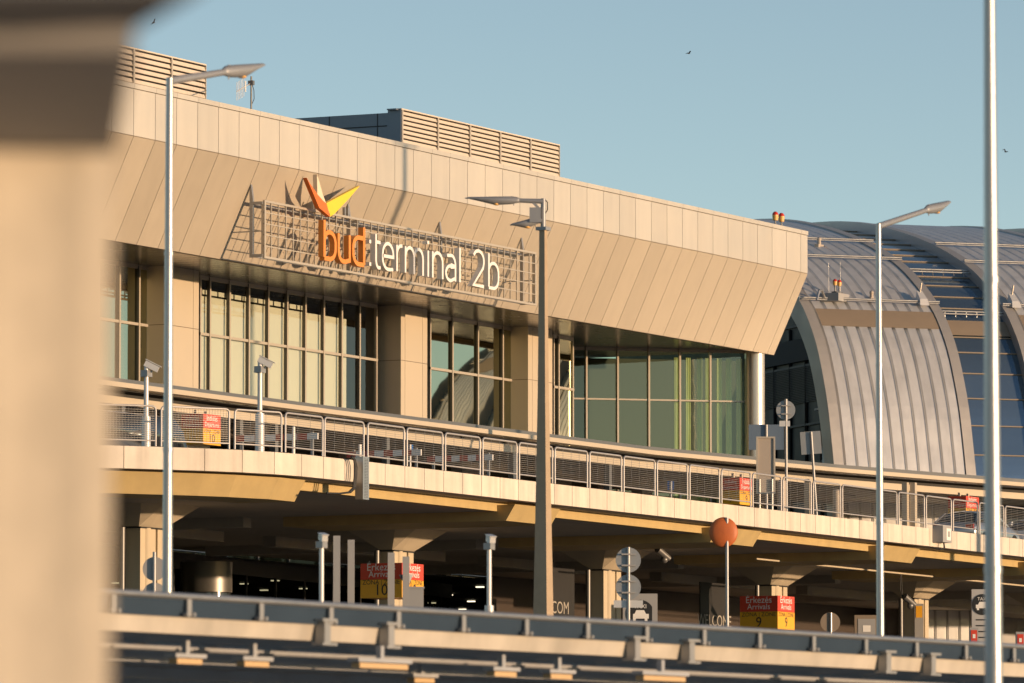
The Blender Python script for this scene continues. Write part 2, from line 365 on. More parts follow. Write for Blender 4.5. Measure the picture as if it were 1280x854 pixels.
for px in (150.5, 298.5, 342.5, 482, 640, 760, 1010, 1131.5, 1141.5):
    q = onY(px, 560, 103.2)
    bx = q.x; by = None
    for (a, b) in zip(offs(LP, .95)[:-1], offs(LP, .95)[1:]):
        if a[0] <= bx <= b[0]: by = a[1]+(b[1]-a[1])*(bx-a[0])/(b[0]-a[0])
    if by is None: continue
    qx = onY(px, 560, by).x
    m1 = MB(); m1.box(qx-.11, by-.11, 12.3, qx+.11, by+.11, LZ-.64); m1.build('canopy_post', M['pillar'] if px > 1000 else M['frame_dark'], T)
for k in range(22):
    bx = 178 + k*2.9 + random.uniform(-.4,.4); by = 104.2 + (k % 3)*1.6
    mb = MB(); mb.box(bx, by, LZ-.52, bx+1.3, by+.25, LZ-.40); mb.build('ceiling_panel', M['panelbeige'], T)
# storey at deck level
fr = MB(); gl = MB(); DY = 112.2; x = 152
while x < 238:
    fr.box(x-.05, DY-.1, 12.3, x+.05, DY, LZ-.3); gl.quadmesh([(x,DY,12.3),(x+2.4,DY,12.3),(x+2.4,DY,LZ-.3),(x,DY,LZ-.3)], [(0,1,2,3)]); x += 2.4
fr.box(152, DY-.08, 14.9, 238, DY, 15.0)
o = fr.build('entrance_front', M['frame_dark'], T); gl.build('glass', M['glass_dark'], o, fix=False)
mb = MB(); mb.box(150, 117, 12.3, 236, 117.3, LZ-.2); mb.build('back_wall', M['dark'], o)
for k, (px, py, wd) in enumerate(((205,543,3.2),(420,560,1.2),(575,566,2.2),(690,588,1.6),(800,598,1.0),(745,592,1.1))):
    q = onY(px, py, 110.5); m1 = MB(); m1.box(q.x, 110.4, 12.3, q.x+wd, 110.9, q.z); m1.build('wall_panel', M['white'] if k % 2 == 0 else M['panelbeige'], T)
# arrivals storey under the deck
gl = MB(); fr = MB(); AP = [(150,106.5),(170,106.0),(190,107.0),(206,108.6),(214,110)]
for (a, b) in zip(AP[:-1], AP[1:]):
    n = 6
    for k in range(n):
        p = [a[i]+(b[i]-a[i])*k/n for i in (0,1)]; q = [a[i]+(b[i]-a[i])*(k+1)/n for i in (0,1)]
        gl.quadmesh([(*p,6),(*q,6),(*q,11.3),(*p,11.3)], [(0,1,2,3)]); fr.box(p[0]-.05,p[1]-.08,6,p[0]+.05,p[1],11.3)
band(fr, AP, -.1, .3, 11.3, 11.88)
o = fr.build('arrivals_front', M['dark'], T); gl.build('glass', M['glass_dark'], o, fix=False)
mb = MB(); mb.box(150, 123, 6, 330, 123.3, 12.2); mb.box(150, 106.9, 11.84, 240, 123, 11.88); mb.build('hall_wall', M['interior'], o)
for px, y0, y1, cyl in ((258, 703, 741, .9), (1235, 0, 0, 0)):
    if cyl:
        q = onY(px, y0, 104.5); q2 = onY(px, y1, 104.5); m1 = MB(); m1.tube((q.x,104.5,q2.z),(q.x,104.5,q.z), cyl, cyl, 32); dr = m1.build('entrance_drum', M['drum'], T)
        m1 = MB(); m1.tube((q.x,104.5,6),(q.x,104.5,q2.z-.02), cyl*.95, cyl*.95, 24); m1.build('revolving_door', M['carglass'], dr)
mb = MB(); x = 222
for k in range(44):
    mb.box(245.5+k*2.2, 104.2, 6, 247.67+k*2.2, 104.3, 11.895)
mb.build('arrivals_wall', M['facade_light'], T)
mb = MB()
for z in (9.9, 9.3): mb.tube((216,103.6,z),(245,103.6,z), .09, .09, 8)
mb.build('service_pipe', M['frame_dark'], T)
mb = MB(); mb.box(209, 105.6, 6, 246, 105.8, 11.895); mb.build('brown_wall', mat('dark_brown_wall', (.05,.036,.028), .6, 0, noise=.2, nscale=.7), T)

# interior downlights of the arrivals hall
dl = None
for (px, py) in ((300,705),(320,716.5),(305,729),(344,725),(372,710.5),(330,737),(379,735),(396,722),(542,735),(561,743),(589,751),(540,753),(578,761),(627,748),(628,758),(145,728),(716,761),(852,752),(644,765),(470,742),(600,733),(420,740)):
    q = onZ(px, py, 11.80)
    if q.y > 122.5: q = onY(px, py, 122.0)
    if dl is None:
        mb = MB(); mb.box(q.x-.08, q.y-.15, q.z-.05, q.x+.08, q.y+.15, q.z-.005)
        dl = thing('ceiling_downlight', q, 'small lit downlight in the dark arrivals hall ceiling under the deck', 'ceiling light', 'downlights in the arrivals hall'); mb.build('lens', M['dimglow'], dl)
        continue
    dup(dl, q)

# ------------------------------------------------------------------ the terminal's big sign
S = thing('terminal_sign', (193.2, 107.35, 22.8), 'steel grid sign with orange and white letters under a three-winged bird, on the fascia', 'sign')
SF, SB = 106.85, 107.33
sx0, sx1, sz0, sz1 = 193.2, 215.2, 22.78, 24.80
mb = MB()
for z in (sz0, sz1): mb.box(sx0, SF-.04, z-.04, sx1, SF+.04, z+.04)
for x in (sx0, sx1-.10): mb.box(x, SF-.04, sz0+.04, x+.10, SF+.10, sz1-.04)
for k in range(1, 5): z = sz0+(sz1-sz0)*k/5; mb.box(sx0, SF-.018, z-.018, sx1, SF+.018, z+.018)
for k in range(1, 40): x = sx0+(sx1-sx0)*k/40; mb.box(x-.02, SF-.022, sz0+.04, x+.02, SF+.022, sz1-.04)
mb.build('grid_frame', M['frame'], S)
def fascY(z): return 107 + (ZC-z)/(ZC-ZB)*1.6
for x in (193.2, 200.6, 208.0, 215.0):
    m1 = MB(); m1.prism([(x-.05, SB+.02, 25.42), (x-.05, SB-.06, 24.9), (x-.05, SB-.06, 22.78), (x-.05, SB+.08, 22.78), (x-.05, SB+.08, 25.15)], (.1,0,0))
    for z in (22.84, 24.74): m1.box(x-.05, SF+.041, z-.05, x+.05, SB-.061, z+.05)
    m1.box(x-.02, SF+.041, 23.7, x+.02, fascY(23.7), 23.74)
    m1.build('bracket', M['galv_dull'], S)
mb = MB()
mb.box(sx0, SB-.05, 24.70, sx1, SB+.01, 24.78); mb.box(sx0, SB-.05, 22.80, sx1, SB+.01, 22.86)
mb.build('rear_chord', M['galv_dull'], S)
def arc(cx, cy, rx, ry, a0, a1, n=9): return [(cx+rx*math.cos(R(a0+(a1-a0)*k/n)), cy+ry*math.sin(R(a0+(a1-a0)*k/n))) for k in range(n+1)]
def glyph(ch, A):
    bowl = arc(.5,.60,.5,.40,125,0)+arc(.5,.40,.5,.40,0,-125)
    if ch == 'b': return [[(0,A),(0,.04)], [(0,.72)]+arc(.48,.60,.52,.40,130,0)+arc(.48,.40,.52,.40,0,-90)+[(0,.0)]]
    if ch == 'd': return [[(1,A),(1,0)], [(1,1.0),(.5,1.0)]+arc(.5,.60,.5,.40,95,180)+arc(.5,.40,.5,.40,180,270)+[(1,.0)]]
    if ch == 'u': return [[(0,1.02)]+arc(.42,.40,.42,.40,180,270)+[(.62,0),(1,.08)], [(1,1.02),(1,0)]]
    if ch == 't': return [[(0,1.28)]+arc(.62,.32,.62,.32,180,270)+[(1,.02)], [(0,.98),(1,.98)]]
    if ch == 'e': return [[(.0,.50),(1,.50)]+arc(.5,.56,.5,.44,0,180)+arc(.55,.42,.55,.42,180,270)+[(.98,.03)]]
    if ch == 'r': return [[(0,1.02),(0,0)], [(0,.62)]+arc(.75,.60,.75,.40,165,95)+[(1,1.0)]]
    if ch == 'm': return [[(0,1.02),(0,0)], [(0,.66)]+arc(.25,.60,.25,.40,150,0)+[(.5,0)], [(.5,.66)]+arc(.75,.60,.25,.40,150,0)+[(1,0)]]
    if ch == 'i': return [[(0,1.02),(0,0)], [(0,1.27),(0,1.40)]]
    if ch == 'n': return [[(0,1.02),(0,0)], [(0,.66)]+arc(.5,.60,.5,.40,160,0)+[(1,0)]]
    if ch == 'a': return [[(.12,.98)]+arc(.55,.62,.45,.38,105,0)+[(1,0)], [(1,.58),(.5,.58)]+arc(.5,.29,.5,.29,90,270)+[(1,.12)]]
    if ch == 'l': return [[(0,A),(0,0)]]
    if ch == '2': return [arc(.48,.98,.52,.40,150,-10)+[(.92,.72),(0,.0),(1,.0)]]
    if ch == ':': return [[(0,.02),(0,.16)], [(0,.88),(0,1.02)]]
def stroke(mb, pts, w, y0, y1):
    pts = [Vector((p[0], p[1])) for p in pts]; n = len(pts); Lp = []; Rp = []
    for i in range(n):
        d0 = (pts[i]-pts[i-1]).normalized() if i else None; d1 = (pts[i+1]-pts[i]).normalized() if i < n-1 else None
        if d0 is None: nn = Vector((-d1.y, d1.x)); k = 1
        elif d1 is None: nn = Vector((-d0.y, d0.x)); k = 1
        else:
            t = (d0+d1); t = t.normalized() if t.length > 1e-4 else d1; nn = Vector((-t.y, t.x)); k = min(1.8, 1/max(.3, nn.dot(Vector((-d1.y, d1.x)))))
        Lp.append(pts[i]+nn*w/2*k); Rp.append(pts[i]-nn*w/2*k)
    vs = [(p.x, y0, p.y) for p in Lp]+[(p.x, y0, p.y) for p in Rp]+[(p.x, y1, p.y) for p in Lp]+[(p.x, y1, p.y) for p in Rp]
    fs = []
    for i in range(n-1):
        fs += [(i, i+1, n+i+1, n+i), (2*n+i, 3*n+i, 3*n+i+1, 2*n+i+1), (i, 2*n+i, 2*n+i+1, i+1), (n+i, n+i+1, 3*n+i+1, 3*n+i)]
    fs += [(0, n, 3*n, 2*n), (n-1, 3*n-1, 4*n-1, 2*n-1)]
    mb.quadmesh(vs, fs)
LY0, LY1 = 106.50, 106.72
def letter(ch, pa, pb, wd, m, yb, zxh, A=1.4):
    mb = MB(); xa, xb = XY(pa, LY0), XY(pb, LY0); zb = yb
    for k, st in enumerate(glyph(ch, A)):
        w = wd*1.15 if ch == ':' or (ch == 'i' and k == 1) else wd
        if xb-xa < wd*1.6: P = [((xa+xb)/2, zb+wd*.35+p[1]*(zxh-wd*.7)) for p in st]
        else: P = [(xa+wd/2+p[0]*(xb-xa-wd), zb+wd*.35+p[1]*(zxh-wd*.7)) for p in st]
        stroke(mb, P, w, LY0+k*.003, LY1-k*.003)
    mb.build('letter', m, S)
ZBL = onY(575, 354.2, LY0).z; ZBO = onY(404, 323.6, LY0).z
for ch, a, b in (('b',403.6,420.3),('u',421.4,438),('d',439.8,456)): letter(ch, a, b, .165, M['orange'], ZBO-.02, 1.10, 1.42)
for ch, a, b in ((':',460.8,463.8),('t',468.6,476.2),('e',477,492.3),('r',495,503.6),('m',505.6,529.7),('i',534,536.1),('n',539.8,554.2),('a',556.4,570.1),('l',573.7,576),('2',590.8,605.8),('b',610.2,624.2)):
    letter(ch, a, b, .125, M['white'], ZBL-.01, 1.06, 1.36)
mb = MB()
for k in range(36):                                    # fixings between letters and grid
    x = 197.4 + k*.44; mb.box(x-.02, LY1, 23.4, x+.02, SF-.02, 23.44)
mb.build('letter_fixing', M['galv_dull'], S)
def wing(pts, Yf, th, m):
    mb = MB(); mb.prism([onY(290+x/7.98, 210+y/7.98, Yf) for x, y in pts], (0, th, 0)); return mb.build('wing', m, S)
wing([(745,98),(775,150),(880,300),(945,360),(978,488),(870,398)], 106.30, .17, M['redorange'])
wing([(848,64),(866,120),(905,260),(980,470),(938,360),(852,262)], 106.50, .17, M['cream'])
wing([(1275,178),(1180,292),(1020,462),(980,486),(942,352)], 106.52, .17, M['yellow'])
for p in (430.5, 434.5, 391): q = onY(p, 262, 107.1); mb = MB(); mb.box(q.x-.04, 107.06, 24.75, q.x+.04, 107.16, 25.2); mb.build('wing_post', M['galv_dull'], S)

# ------------------------------------------------------------------ roof equipment
def louvre(px0, py0, px1, py1, Y, nrow, posts, depth, label, side=True):
    a, b = onY(px0, py0, Y), onY(px1, py1, Y); zt = (a.z+b.z)/2; t = thing('louvre_enclosure', (a.x, Y, ZR-.06), label, 'roof louvre', 'louvred enclosures on the terminal roof')
    mb = MB(); n = nrow; hh = (zt-(ZR-.05))/n
    for k in range(n):
        z = ZR-.05+hh*k
        mb.hexa([(a.x,Y,z+.01),(b.x,Y,z+.01),(b.x,Y+.03,z+.0),(a.x,Y+.03,z+.0),(a.x,Y+.05,z+hh*.74),(b.x,Y+.05,z+hh*.74),(b.x,Y+.08,z+hh*.73),(a.x,Y+.08,z+hh*.73)])
    mb.box(a.x-.02, Y-.03, zt, b.x+.02, Y+.2, zt+.05)
    mb.build('slats', M['louvre'], t)
    m1 = MB()
    for p in posts:
        x = XY(p, Y); m1.box(x-.05, Y-.04, ZR-.06, x+.05, Y-.005, zt)
    m1.box(b.x, Y-.02, ZR-.06, b.x+.04, Y+.2, zt)
    m1.build('posts', M['frame'], t)
    m1 = MB(); m1.box(a.x, Y+.16, ZR-.06, b.x, Y+.2, zt-.01); m1.build('backing', M['dark'], t)
    m1 = MB()
    yd = Y+.21
    m1.box(a.x-.02, yd, ZR-.06, a.x+.03, Y+depth, zt-.1); m1.box(a.x+.05, yd+.02, zt-.22, b.x-.02, Y+depth, zt-.12); m1.box(b.x-.03, yd, ZR-.06, b.x, Y+depth, zt-.1)
    m1.box(a.x-.06, Y-.02, ZR-.06, a.x-.022, Y+.55, zt+.02)
    m1.box(a.x-.24, Y+.1, zt-.02, a.x-.02, Y+.5, zt+.03)
    s = m1.build('side_wall', M['plantblue'], t)
    if side:
        m1 = MB()
        for k in range(5):
            y0 = Y+1.0+k*2.1
            m1.box(a.x-.035, y0, ZR+.75, a.x-.022, y0+.03, zt-.1)
            for j in range(4): m1.box(a.x-.05, y0+.25, ZR+.1+j*.16, a.x-.021, y0+1.85, ZR+.18+j*.16)
        m1.box(a.x-.04, yd+.4, zt-.62, a.x-.021, Y+depth, zt-.58)
        m1.build('vent_slats', M['dark'], s)
    return t
louvre(60, 38.5, 256.9, 80.7, 110, 10, (119,164,211.8), 5, 'louvred beige enclosure on the roof at the left, behind the street lamp arm', False)
louvre(501.5, 139, 699, 180.5, 109, 10, (546.7,587,625,663,501.8), 13, 'louvred beige enclosure with a blue-grey side, on the roof above the sign')
A_ = onY(314, 140, 108.6); t = thing('roof_antenna', (A_.x, 108.6, ZR-.06), 'thin mast with a small toothed aerial on the roof coping', 'antenna')
mb = MB(); top = onY(314, 95.5, 108.6).z; mb.tube((A_.x,108.6,ZR-.1),(A_.x,108.6,top), .035, .035, 8); mb.box(A_.x-.07,108.5,top-.32,A_.x+.07,108.7,top-.16); mb.build('mast', M['frame_dark'], t)
p0, p1 = onY(312, 105, 108.6), onY(296, 114.5, 108.0); mb = MB(); mb.tube(p0, p1, .02, .02, 6); ax = (p1-p0)
for k in range(6): c = p0+ax*(.45+.11*k); mb.tube(c-Vector((0,0,.34)), c+Vector((0,0,.34)), .010, .010, 5)
c = p0+ax*.33; mb.tube(c-Vector((0,0,.2)), c+Vector((0,0,.2)), .03, .03, 6); mb.build('aerial', M['whitemetal'], t)
mb = MB(); q = [Vector((A_.x+.05,108.6,top-.25)), Vector((A_.x+.2,108.6,top-.5)), Vector((A_.x+.22,108.6,top-.8)), Vector((A_.x+.02,108.6,top-1.05))]; mb.path(q, .014, 5); mb.build('cable', M['cable'], t)
def warnlights(pos, label, s=1.0, plate=True):
    t = thing('obstruction_light', pos, label, 'warning light'); mb = MB()
    mb.box(pos[0]-.42*s, pos[1]-.12, pos[2], pos[0]+.42*s, pos[1]+.12, pos[2]+.08)
    for dx in (-.28*s, .28*s): mb.tube((pos[0]+dx,pos[1],pos[2]+.08),(pos[0]+dx,pos[1],pos[2]+.42*s), .035, .035, 8)
    mb.build('bracket', M['frame_dark'], t)
    for dx in (-.28*s, .28*s):
        m1 = MB(); m1.tube((pos[0]+dx,pos[1],pos[2]+.42*s),(pos[0]+dx,pos[1],pos[2]+.60*s), .10*s, .12*s, 12); m1.ball((pos[0]+dx,pos[1],pos[2]+.62*s), .12*s, .12*s, .14*s); l = m1.build('lamp', [M['amber'], M['redlamp']], t)
        for pl in l.data.polygons:
            if pl.center.z > .60*s: pl.material_index = 1
    return t
q = onY(973, 277, 108.2); warnlights((q.x, 108.2, ZR-.02), 'pair of red warning lamps standing on the terminal roof edge beside the sky', 1.15)

# ------------------------------------------------------------------ vaulted hall
al = R(43.5); VD = Vector((math.cos(al), -math.sin(al), 0)); VN = Vector((math.sin(al), math.cos(al), 0))
d = ray(1219.4, 593.7); VQ = CAM + d*(266/math.hypot(d.x, d.y)); VQ.z = 0
prof = [(-.35,6),(-.35,12),(-.3,15),(-.12,16.6),(0,17.62),(.3,18.96),(.72,20.55),(1.45,22.3),(2.15,23.5),(3.1,24.6),(3.87,25.25),(5.2,26.16),(7.1,27.17),(9.3,28.03),(11.6,28.75),(13.93,29.35),(16.25,29.85),(19,30.35),(22,30.75),(26,31.05),(30,31.2),(36,31.25),(44,31.0),(52,30.2)]
def cr(p, k):
    out = []
    for i in range(len(p)-1):
        a, b, c, e = p[max(0,i-1)], p[i], p[i+1], p[min(len(p)-1,i+2)]
        for j in range(k):
            t = j/k; out.append(tuple(.5*((2*b[m])+(-a[m]+c[m])*t+(2*a[m]-5*b[m]+4*c[m]-e[m])*t*t+(-a[m]+3*b[m]-3*c[m]+e[m])*t**3) for m in (0,1)))
    return out+[p[-1]]
PR = cr(prof, 3)
PN = []
for i in range(len(PR)):
    a, b = PR[max(0,i-1)], PR[min(len(PR)-1,i+1)]; t = Vector((b[0]-a[0], b[1]-a[1])).normalized(); PN.append((-t.y, t.x))
KS = 270/266
def far(w): return CAM+(w-CAM)*KS
def vp(a, i, h): s = PR[i][0]+PN[i][0]*h; z = PR[i][1]+PN[i][1]*h; w = VQ+VD*a+VN*s; return far(Vector((w.x, w.y, z)))
def vz(a, z, h):
    for i in range(len(PR)-1):
        if PR[i][1] <= z <= PR[i+1][1]:
            t = (z-PR[i][1])/(PR[i+1][1]-PR[i][1]); return vp(a,i,h).lerp(vp(a,i+1,h), t)
V = thing('vaulted_hall', (VQ.x, VQ.y, 6), 'grey metal hall with a curved ribbed roof and blue glass strips, right of the terminal', 'hall')
def sheet(mb, cols, i0=0, i1=None, smooth=False):
    """cols: list of (a, h); a curved sheet with that cross-section"""
    i1 = i1 if i1 is not None else len(PR)-1; n = i1-i0+1; vs = [vp(a, i, h) for (a, h) in cols for i in range(i0, i1+1)]
    mb.quadmesh(vs, [(c*n+i, c*n+i+1, (c+1)*n+i+1, (c+1)*n+i) for c in range(len(cols)-1) for i in range(n-1)], smooth)
def shell(a0, a1):
    mb = MB(); e = .46; wd = (a1-a0-2*e); k = max(1, round(wd/.60)); pw = wd/k
    for j in range(k):
        u = a0+e+j*pw
        m = mb; sheet(m, [(u, -.10), (u+.09, -.10), (u+.15, 0), (u+pw-.03, .015), (u+pw, -.10)])
    o = mb.build('roof_shell', M['zinc'], V, fix=False)
    m1 = MB()
    for (p, q) in ((a0, a0+e), (a1-e, a1)): sheet(m1, [(p,-.85),(p,.07),(q,.07),(q,-.12)], smooth=False)
    m1.build('edge_band', M['zinc_edge'], o, fix=False)
    i0 = min(range(len(PR)), key=lambda i: abs(PR[i][1]-24.05)); 
    m1 = MB(); A0, A1 = a0+e+.12, a1-e-.02; n = 5
    vs = [vz(a, 24.10+.80*k/n, .03) for k in range(n+1) for a in (A0, A1)]
    m1.quadmesh(vs, [(2*k,2*k+1,2*k+3,2*k+2) for k in range(n)]); m1.build('vent_strip', M['brownstrip'], o, fix=False)
    for z in (25.25, 27.52, 28.60):
        m1 = MB(); m1.tube(vz(a0-.02,z,.22), vz(a1,z,.22), .045, .045, 8); m1.tube(vz(a0-.02,z-.03,.16), vz(a1,z-.03,.16), .03, .03, 6)
        m1.build('snow_rail', M['galv'], o)
    return o
def glazing(a0, a1):
    mb = MB(); bars = MB(); zs = [12, 14, 16.0, 17.3, 18.6, 19.9, 21.15, 22.3, 23.3, 24.05, 24.85, 25.5, 26.1, 26.7, 27.2, 27.65, 28.1, 28.5, 28.9, 29.3, 29.7, 30.1, 30.5, 30.8]
    for z0, z1 in zip(zs[:-1], zs[1:]):
        n = 3; vs = [vz(a, z0+(z1-z0)*k/n, -.38) for k in range(n+1) for a in (a0-.02, a1+.02)]
        mb.quadmesh(vs, [(2*k,2*k+1,2*k+3,2*k+2) for k in range(n)])
    o = mb.build('glass_strip', M['roofglass'], V, fix=False)
    for z in zs:
        bars.bar(vz(a0+.0,z,-.36), vz(a1,z,-.36), .05, .05)
    bars.build('glazing_bars', M['brownstrip'], o)
    m1 = MB(); vs = [vz(a, 24.10+.72*k/3, -.30) for k in range(4) for a in (a0, a1)]; m1.quadmesh(vs, [(2*k,2*k+1,2*k+3,2*k+2) for k in range(3)]); m1.build('vent_strip', M['brownstrip'], o, fix=False)
    for z in (25.1, 27.3):
        m1 = MB(); m1.tube(vz(a0,z,-.1), vz(a1,z,-.1), .04, .04, 8); m1.tube(vz(a0,z-.09,-.14), vz(a1,z-.09,-.14), .04, .04, 8)
        for k in range(6): a = a0+(a1-a0)*(k+.5)/6; m1.tube(vz(a,z,-.1), vz(a,z-.1,-.3), .03, .03, 6)
        m1.build('snow_rail', M['galv'], o)
a = -6.62
first = True
while a < 22:
    L = 6.62 if first else 6.75
    shell(a, a+L); glazing(a+L, a+L+3.05); a += L+3.05; first = False
# end fin and recessed gable
FIN = mat('fin_metal', (.33,.29,.25), .5, .3, noise=.05, nscale=.8); n = len(PR)
for aE, wE in ((-6.63, .9), (a+.01, -.9)):
    mb = MB(); vs = [vp(aE,i,.08) for i in range(n)] + [vp(aE,i,-.95) for i in range(n)] + [vp(aE+wE,i,-.95) for i in range(n)]
    mb.quadmesh(vs, [(i,i+1,n+i+1,n+i) for i in range(n-1)] + [(n+i,n+i+1,2*n+i+1,2*n+i) for i in range(n-1)]); mb.build('end_fin', FIN, V, fix=False)
def sin_(z):
    for i in range(len(PR)-1):
        if PR[i][1] <= z <= PR[i+1][1]: return max(1.0, PR[i][0]+1.1)
    return 1.0
aG = -5.6
def gp(s, z, o=0): w = VQ+VD*(aG-o)+VN*s; return far(Vector((w.x, w.y, z)))
mb = MB(); ii = [i for i in range(n) if PR[i][0] < 30]
mb.quadmesh([vp(aG,i,-.5) for i in ii]+[gp(PR[i][0]+.6 if PR[i][0] < 1 else PR[i][0], 6) for i in ii], [(k,k+1,len(ii)+k+1,len(ii)+k) for k in range(len(ii)-1)])
gw = mb.build('gable_wall', M['darkblue'], V, fix=False)
mb = MB()
for z in (18.3, 20.0, 22.6, 24.4): mb.bar(gp(sin_(z),z,.05), gp(14,z,.05), .08, .10)
for s in (2.0, 3.7, 5.4, 7.2, 9.0, 11): mb.bar(gp(s,12,.05), gp(s,24.3 if s>5.2 else 22.4 if s>3 else 20.4,.05), .07, .09)
mb.build('gable_frame', M['dark'], gw)
mb = MB()
for k in range(22): z = 21.0+k*.075; mb.bar(gp(sin_(z)+.1,z,.06), gp(12,z,.06), .05, .03)
mb.build('louvre_slats', M['dark'], gw)
mb = MB()
for s in (2.7, 3.25): mb.obox(gp(s,18.6,.09), VN*.2, VD*.02, (0,0,1.2))
mb.build('door_leaf', M['panelblue'], gw)
mb = MB(); mb.bar(gp(2.3,20.55,.2), gp(3.8,20.55,.2), .25, .09); mb.build('door_canopy', M['panelgrey'], gw)
mb = MB(); mb.obox(gp(7.4,17.9,.12), VN*1.5, VD*.04, (0,0,.42)); mb.build('brown_panel', M['brownstrip'], gw)
mb = MB(); mb.obox(gp(8.2,23.3,.14), VN*4.6, VD*.03, (0,0,.5)); mb.build('soffit_panel', M['joint_black'], gw)
# equipment on the vault
def onvault(px, py, h=.0):
    dr = ray(px, py).normalized(); t = 235.0; best = None
    while t < 330:
        w = CAM+dr*t; s = (w-VQ).dot(VN)
        zz = None
        for i in range(len(PR)-1):
            if PR[i][0] <= s <= PR[i+1][0]: zz = PR[i][1]+(PR[i+1][1]-PR[i][1])*(s-PR[i][0])/max(1e-6, PR[i+1][0]-PR[i][0])
        if zz is not None and w.z < zz: return far(w)
        t += .05
    return far(w)
w = onvault(1041, 371); warn = warnlights((w.x-.2, w.y-.3, w.z+.1), 'pair of red warning lamps on a grey box halfway up the curved roof', .85)
mb = MB(); mb.box(w.x-.75, w.y-.6, w.z-.25, w.x+.45, w.y+.3, w.z+.1); mb.build('mounting_box', M['panelgrey'], warn)
mb = MB(); pth = [Vector((w.x-.9,w.y,w.z-.1)), Vector((w.x-1.2,w.y,w.z+.2)), Vector((w.x-1.5,w.y,w.z+.15)), Vector((w.x-1.75,w.y,w.z-.3))]; mb.path(pth, .06, 6); mb.build('conduit', M['galv'], warn)
for px, py, lb in ((1036, 372, 'left of the two thin lightning rods beside the red lamps on the curved roof'), (1050.5, 371, 'right of the two thin lightning rods beside the red lamps on the curved roof')):
    w = onvault(px, py); mb = MB(); mb.tube((w.x,w.y,w.z-.1),(w.x,w.y,w.z+1.55), .012, .007, 6); tag(mb.build('lightning_rod', M['galv']), lb, 'lightning rod', 'lightning rods on the curved roof')
for px, py, lb in ((1151, 380, 'small pale wedge-shaped vent box on the first metal roof strip, above the rail'), (1266, 383, 'small pale wedge-shaped vent box on the second metal roof strip, right of the tall pole')):
    w = onvault(px, py); t = thing('roof_vent', (w.x, w.y, w.z), lb, 'roof vent', 'wedge vents on the curved roof'); mb = MB()
    ww, dd = VD*.22, VN*.3; c = Vector((w.x, w.y, w.z))-VN*.15
    mb.hexa([c-ww-dd+Vector((0,0,-.1)), c+ww-dd+Vector((0,0,-.1)), c+ww+dd+Vector((0,0,.1)), c-ww+dd+Vector((0,0,.1)), c-ww*.8-dd*.6+Vector((0,0,.2)), c+ww*.8-dd*.6+Vector((0,0,.2)), c+ww*.6+dd+Vector((0,0,.6)), c-ww*.6+dd+Vector((0,0,.6))])
    mb.build('housing', M['whitemetal'], t); m1 = MB(); m1.tube(c+dd*.8+Vector((0,0,.5)), c+dd*.8+VD*.08+Vector((0,0,.95)), .035, .04, 8); m1.build('spout', M['frame'], t)
for px, py, lb in ((1089.5, 375, 'tiny camera dome above the lower roof rail, just left of the lamp pole'), (1024, 308, 'tiny pale fitting between the upper two rails of the curved roof')):
    w = onvault(px, py); mb = MB(); mb.box(w.x-.3,w.y-.1,w.z-.1,w.x+.3,w.y+.1,w.z+.08); mb.tube((w.x,w.y,w.z+.08),(w.x,w.y,w.z+.30), .10,.08,8); mb.ball((w.x,w.y,w.z+.32), .10)
    tag(mb.build('roof_fitting', M['panelbeige']), lb, 'roof fitting', 'small fittings on the curved roof')

# ------------------------------------------------------------------ elevated road
PZ1, PZ0, SOF = 12.81, 12.18, 11.90
PLAN = [(143.5,92.0),(145.5,89.8),(147.2,88.2),(148.46,86.98),(149.2,86.40),(150.0,85.80),(151.0,85.15),(152.0,84.62),(153.0,84.32),(153.7,84.08),(157,84.0),(320,84.0)]
D_ = thing('road_viaduct', (190, 94, 6), 'two-level concrete road deck on flared columns running along the terminal', 'elevated road')
mb = MB()
mb.prism([(140,95.5,SOF),(145.5,90.9,SOF),(149.6,87.1,SOF),(152.3,85.75,SOF),(156,85.2,SOF),(320,85.2,SOF),(320,106,SOF),(140,106,SOF)], (0,0,.80)); mb.build('deck_slab', M['concrete'], D_)
# parapet panels: 1.25 m pieces along the plan line
def along(pl, step):
    out = [Vector((*pl[0], 0))]; acc = 0
    for (a, b) in zip(pl[:-1], pl[1:]):
        A, B = Vector((*a,0)), Vector((*b,0)); L = (B-A).length; t = step-acc
        while t <= L: out.append(A.lerp(B, t/L)); t += step
        acc = (acc+L) % step
    return out
st = along(PLAN, 1.246); par = MB()
for a, b in zip(st[:-1], st[1:]):
    t = (b-a).normalized(); nn = Vector((-t.y, t.x, 0)); A, B = a+t*.012, b-t*.012
    par.hexa([A+Vector((0,0,PZ0)), B+Vector((0,0,PZ0)), B+nn*.22+Vector((0,0,PZ0)), A+nn*.22+Vector((0,0,PZ0)), A+Vector((0,0,PZ1)), B+Vector((0,0,PZ1)), B+nn*.22+Vector((0,0,PZ1)), A+nn*.22+Vector((0,0,PZ1))])
par.build('parapet', M['parapet'], D_)
mb = MB(); band(mb, PLAN, .15, .21, PZ0+.01, PZ1-.02); mb.build('parapet_core', M['joint'], D_)
mb = MB(); band(mb, PLAN, .22, 2.5, PZ0, PZ0+.1); mb.build('deck_edge', M['concrete'], D_)
mb = MB(); band(mb, PLAN, 1.02, 1.30, SOF-.005, PZ0); mb.build('edge_beam', M['beam_paint'], D_)
tag(MB().quadmesh([(150,86,12.704),(320,86,12.704),(320,104,12.704),(150,104,12.704)], [(0,1,2,3)]).build('departures_road', M['paving'], fix=False), kind='structure')
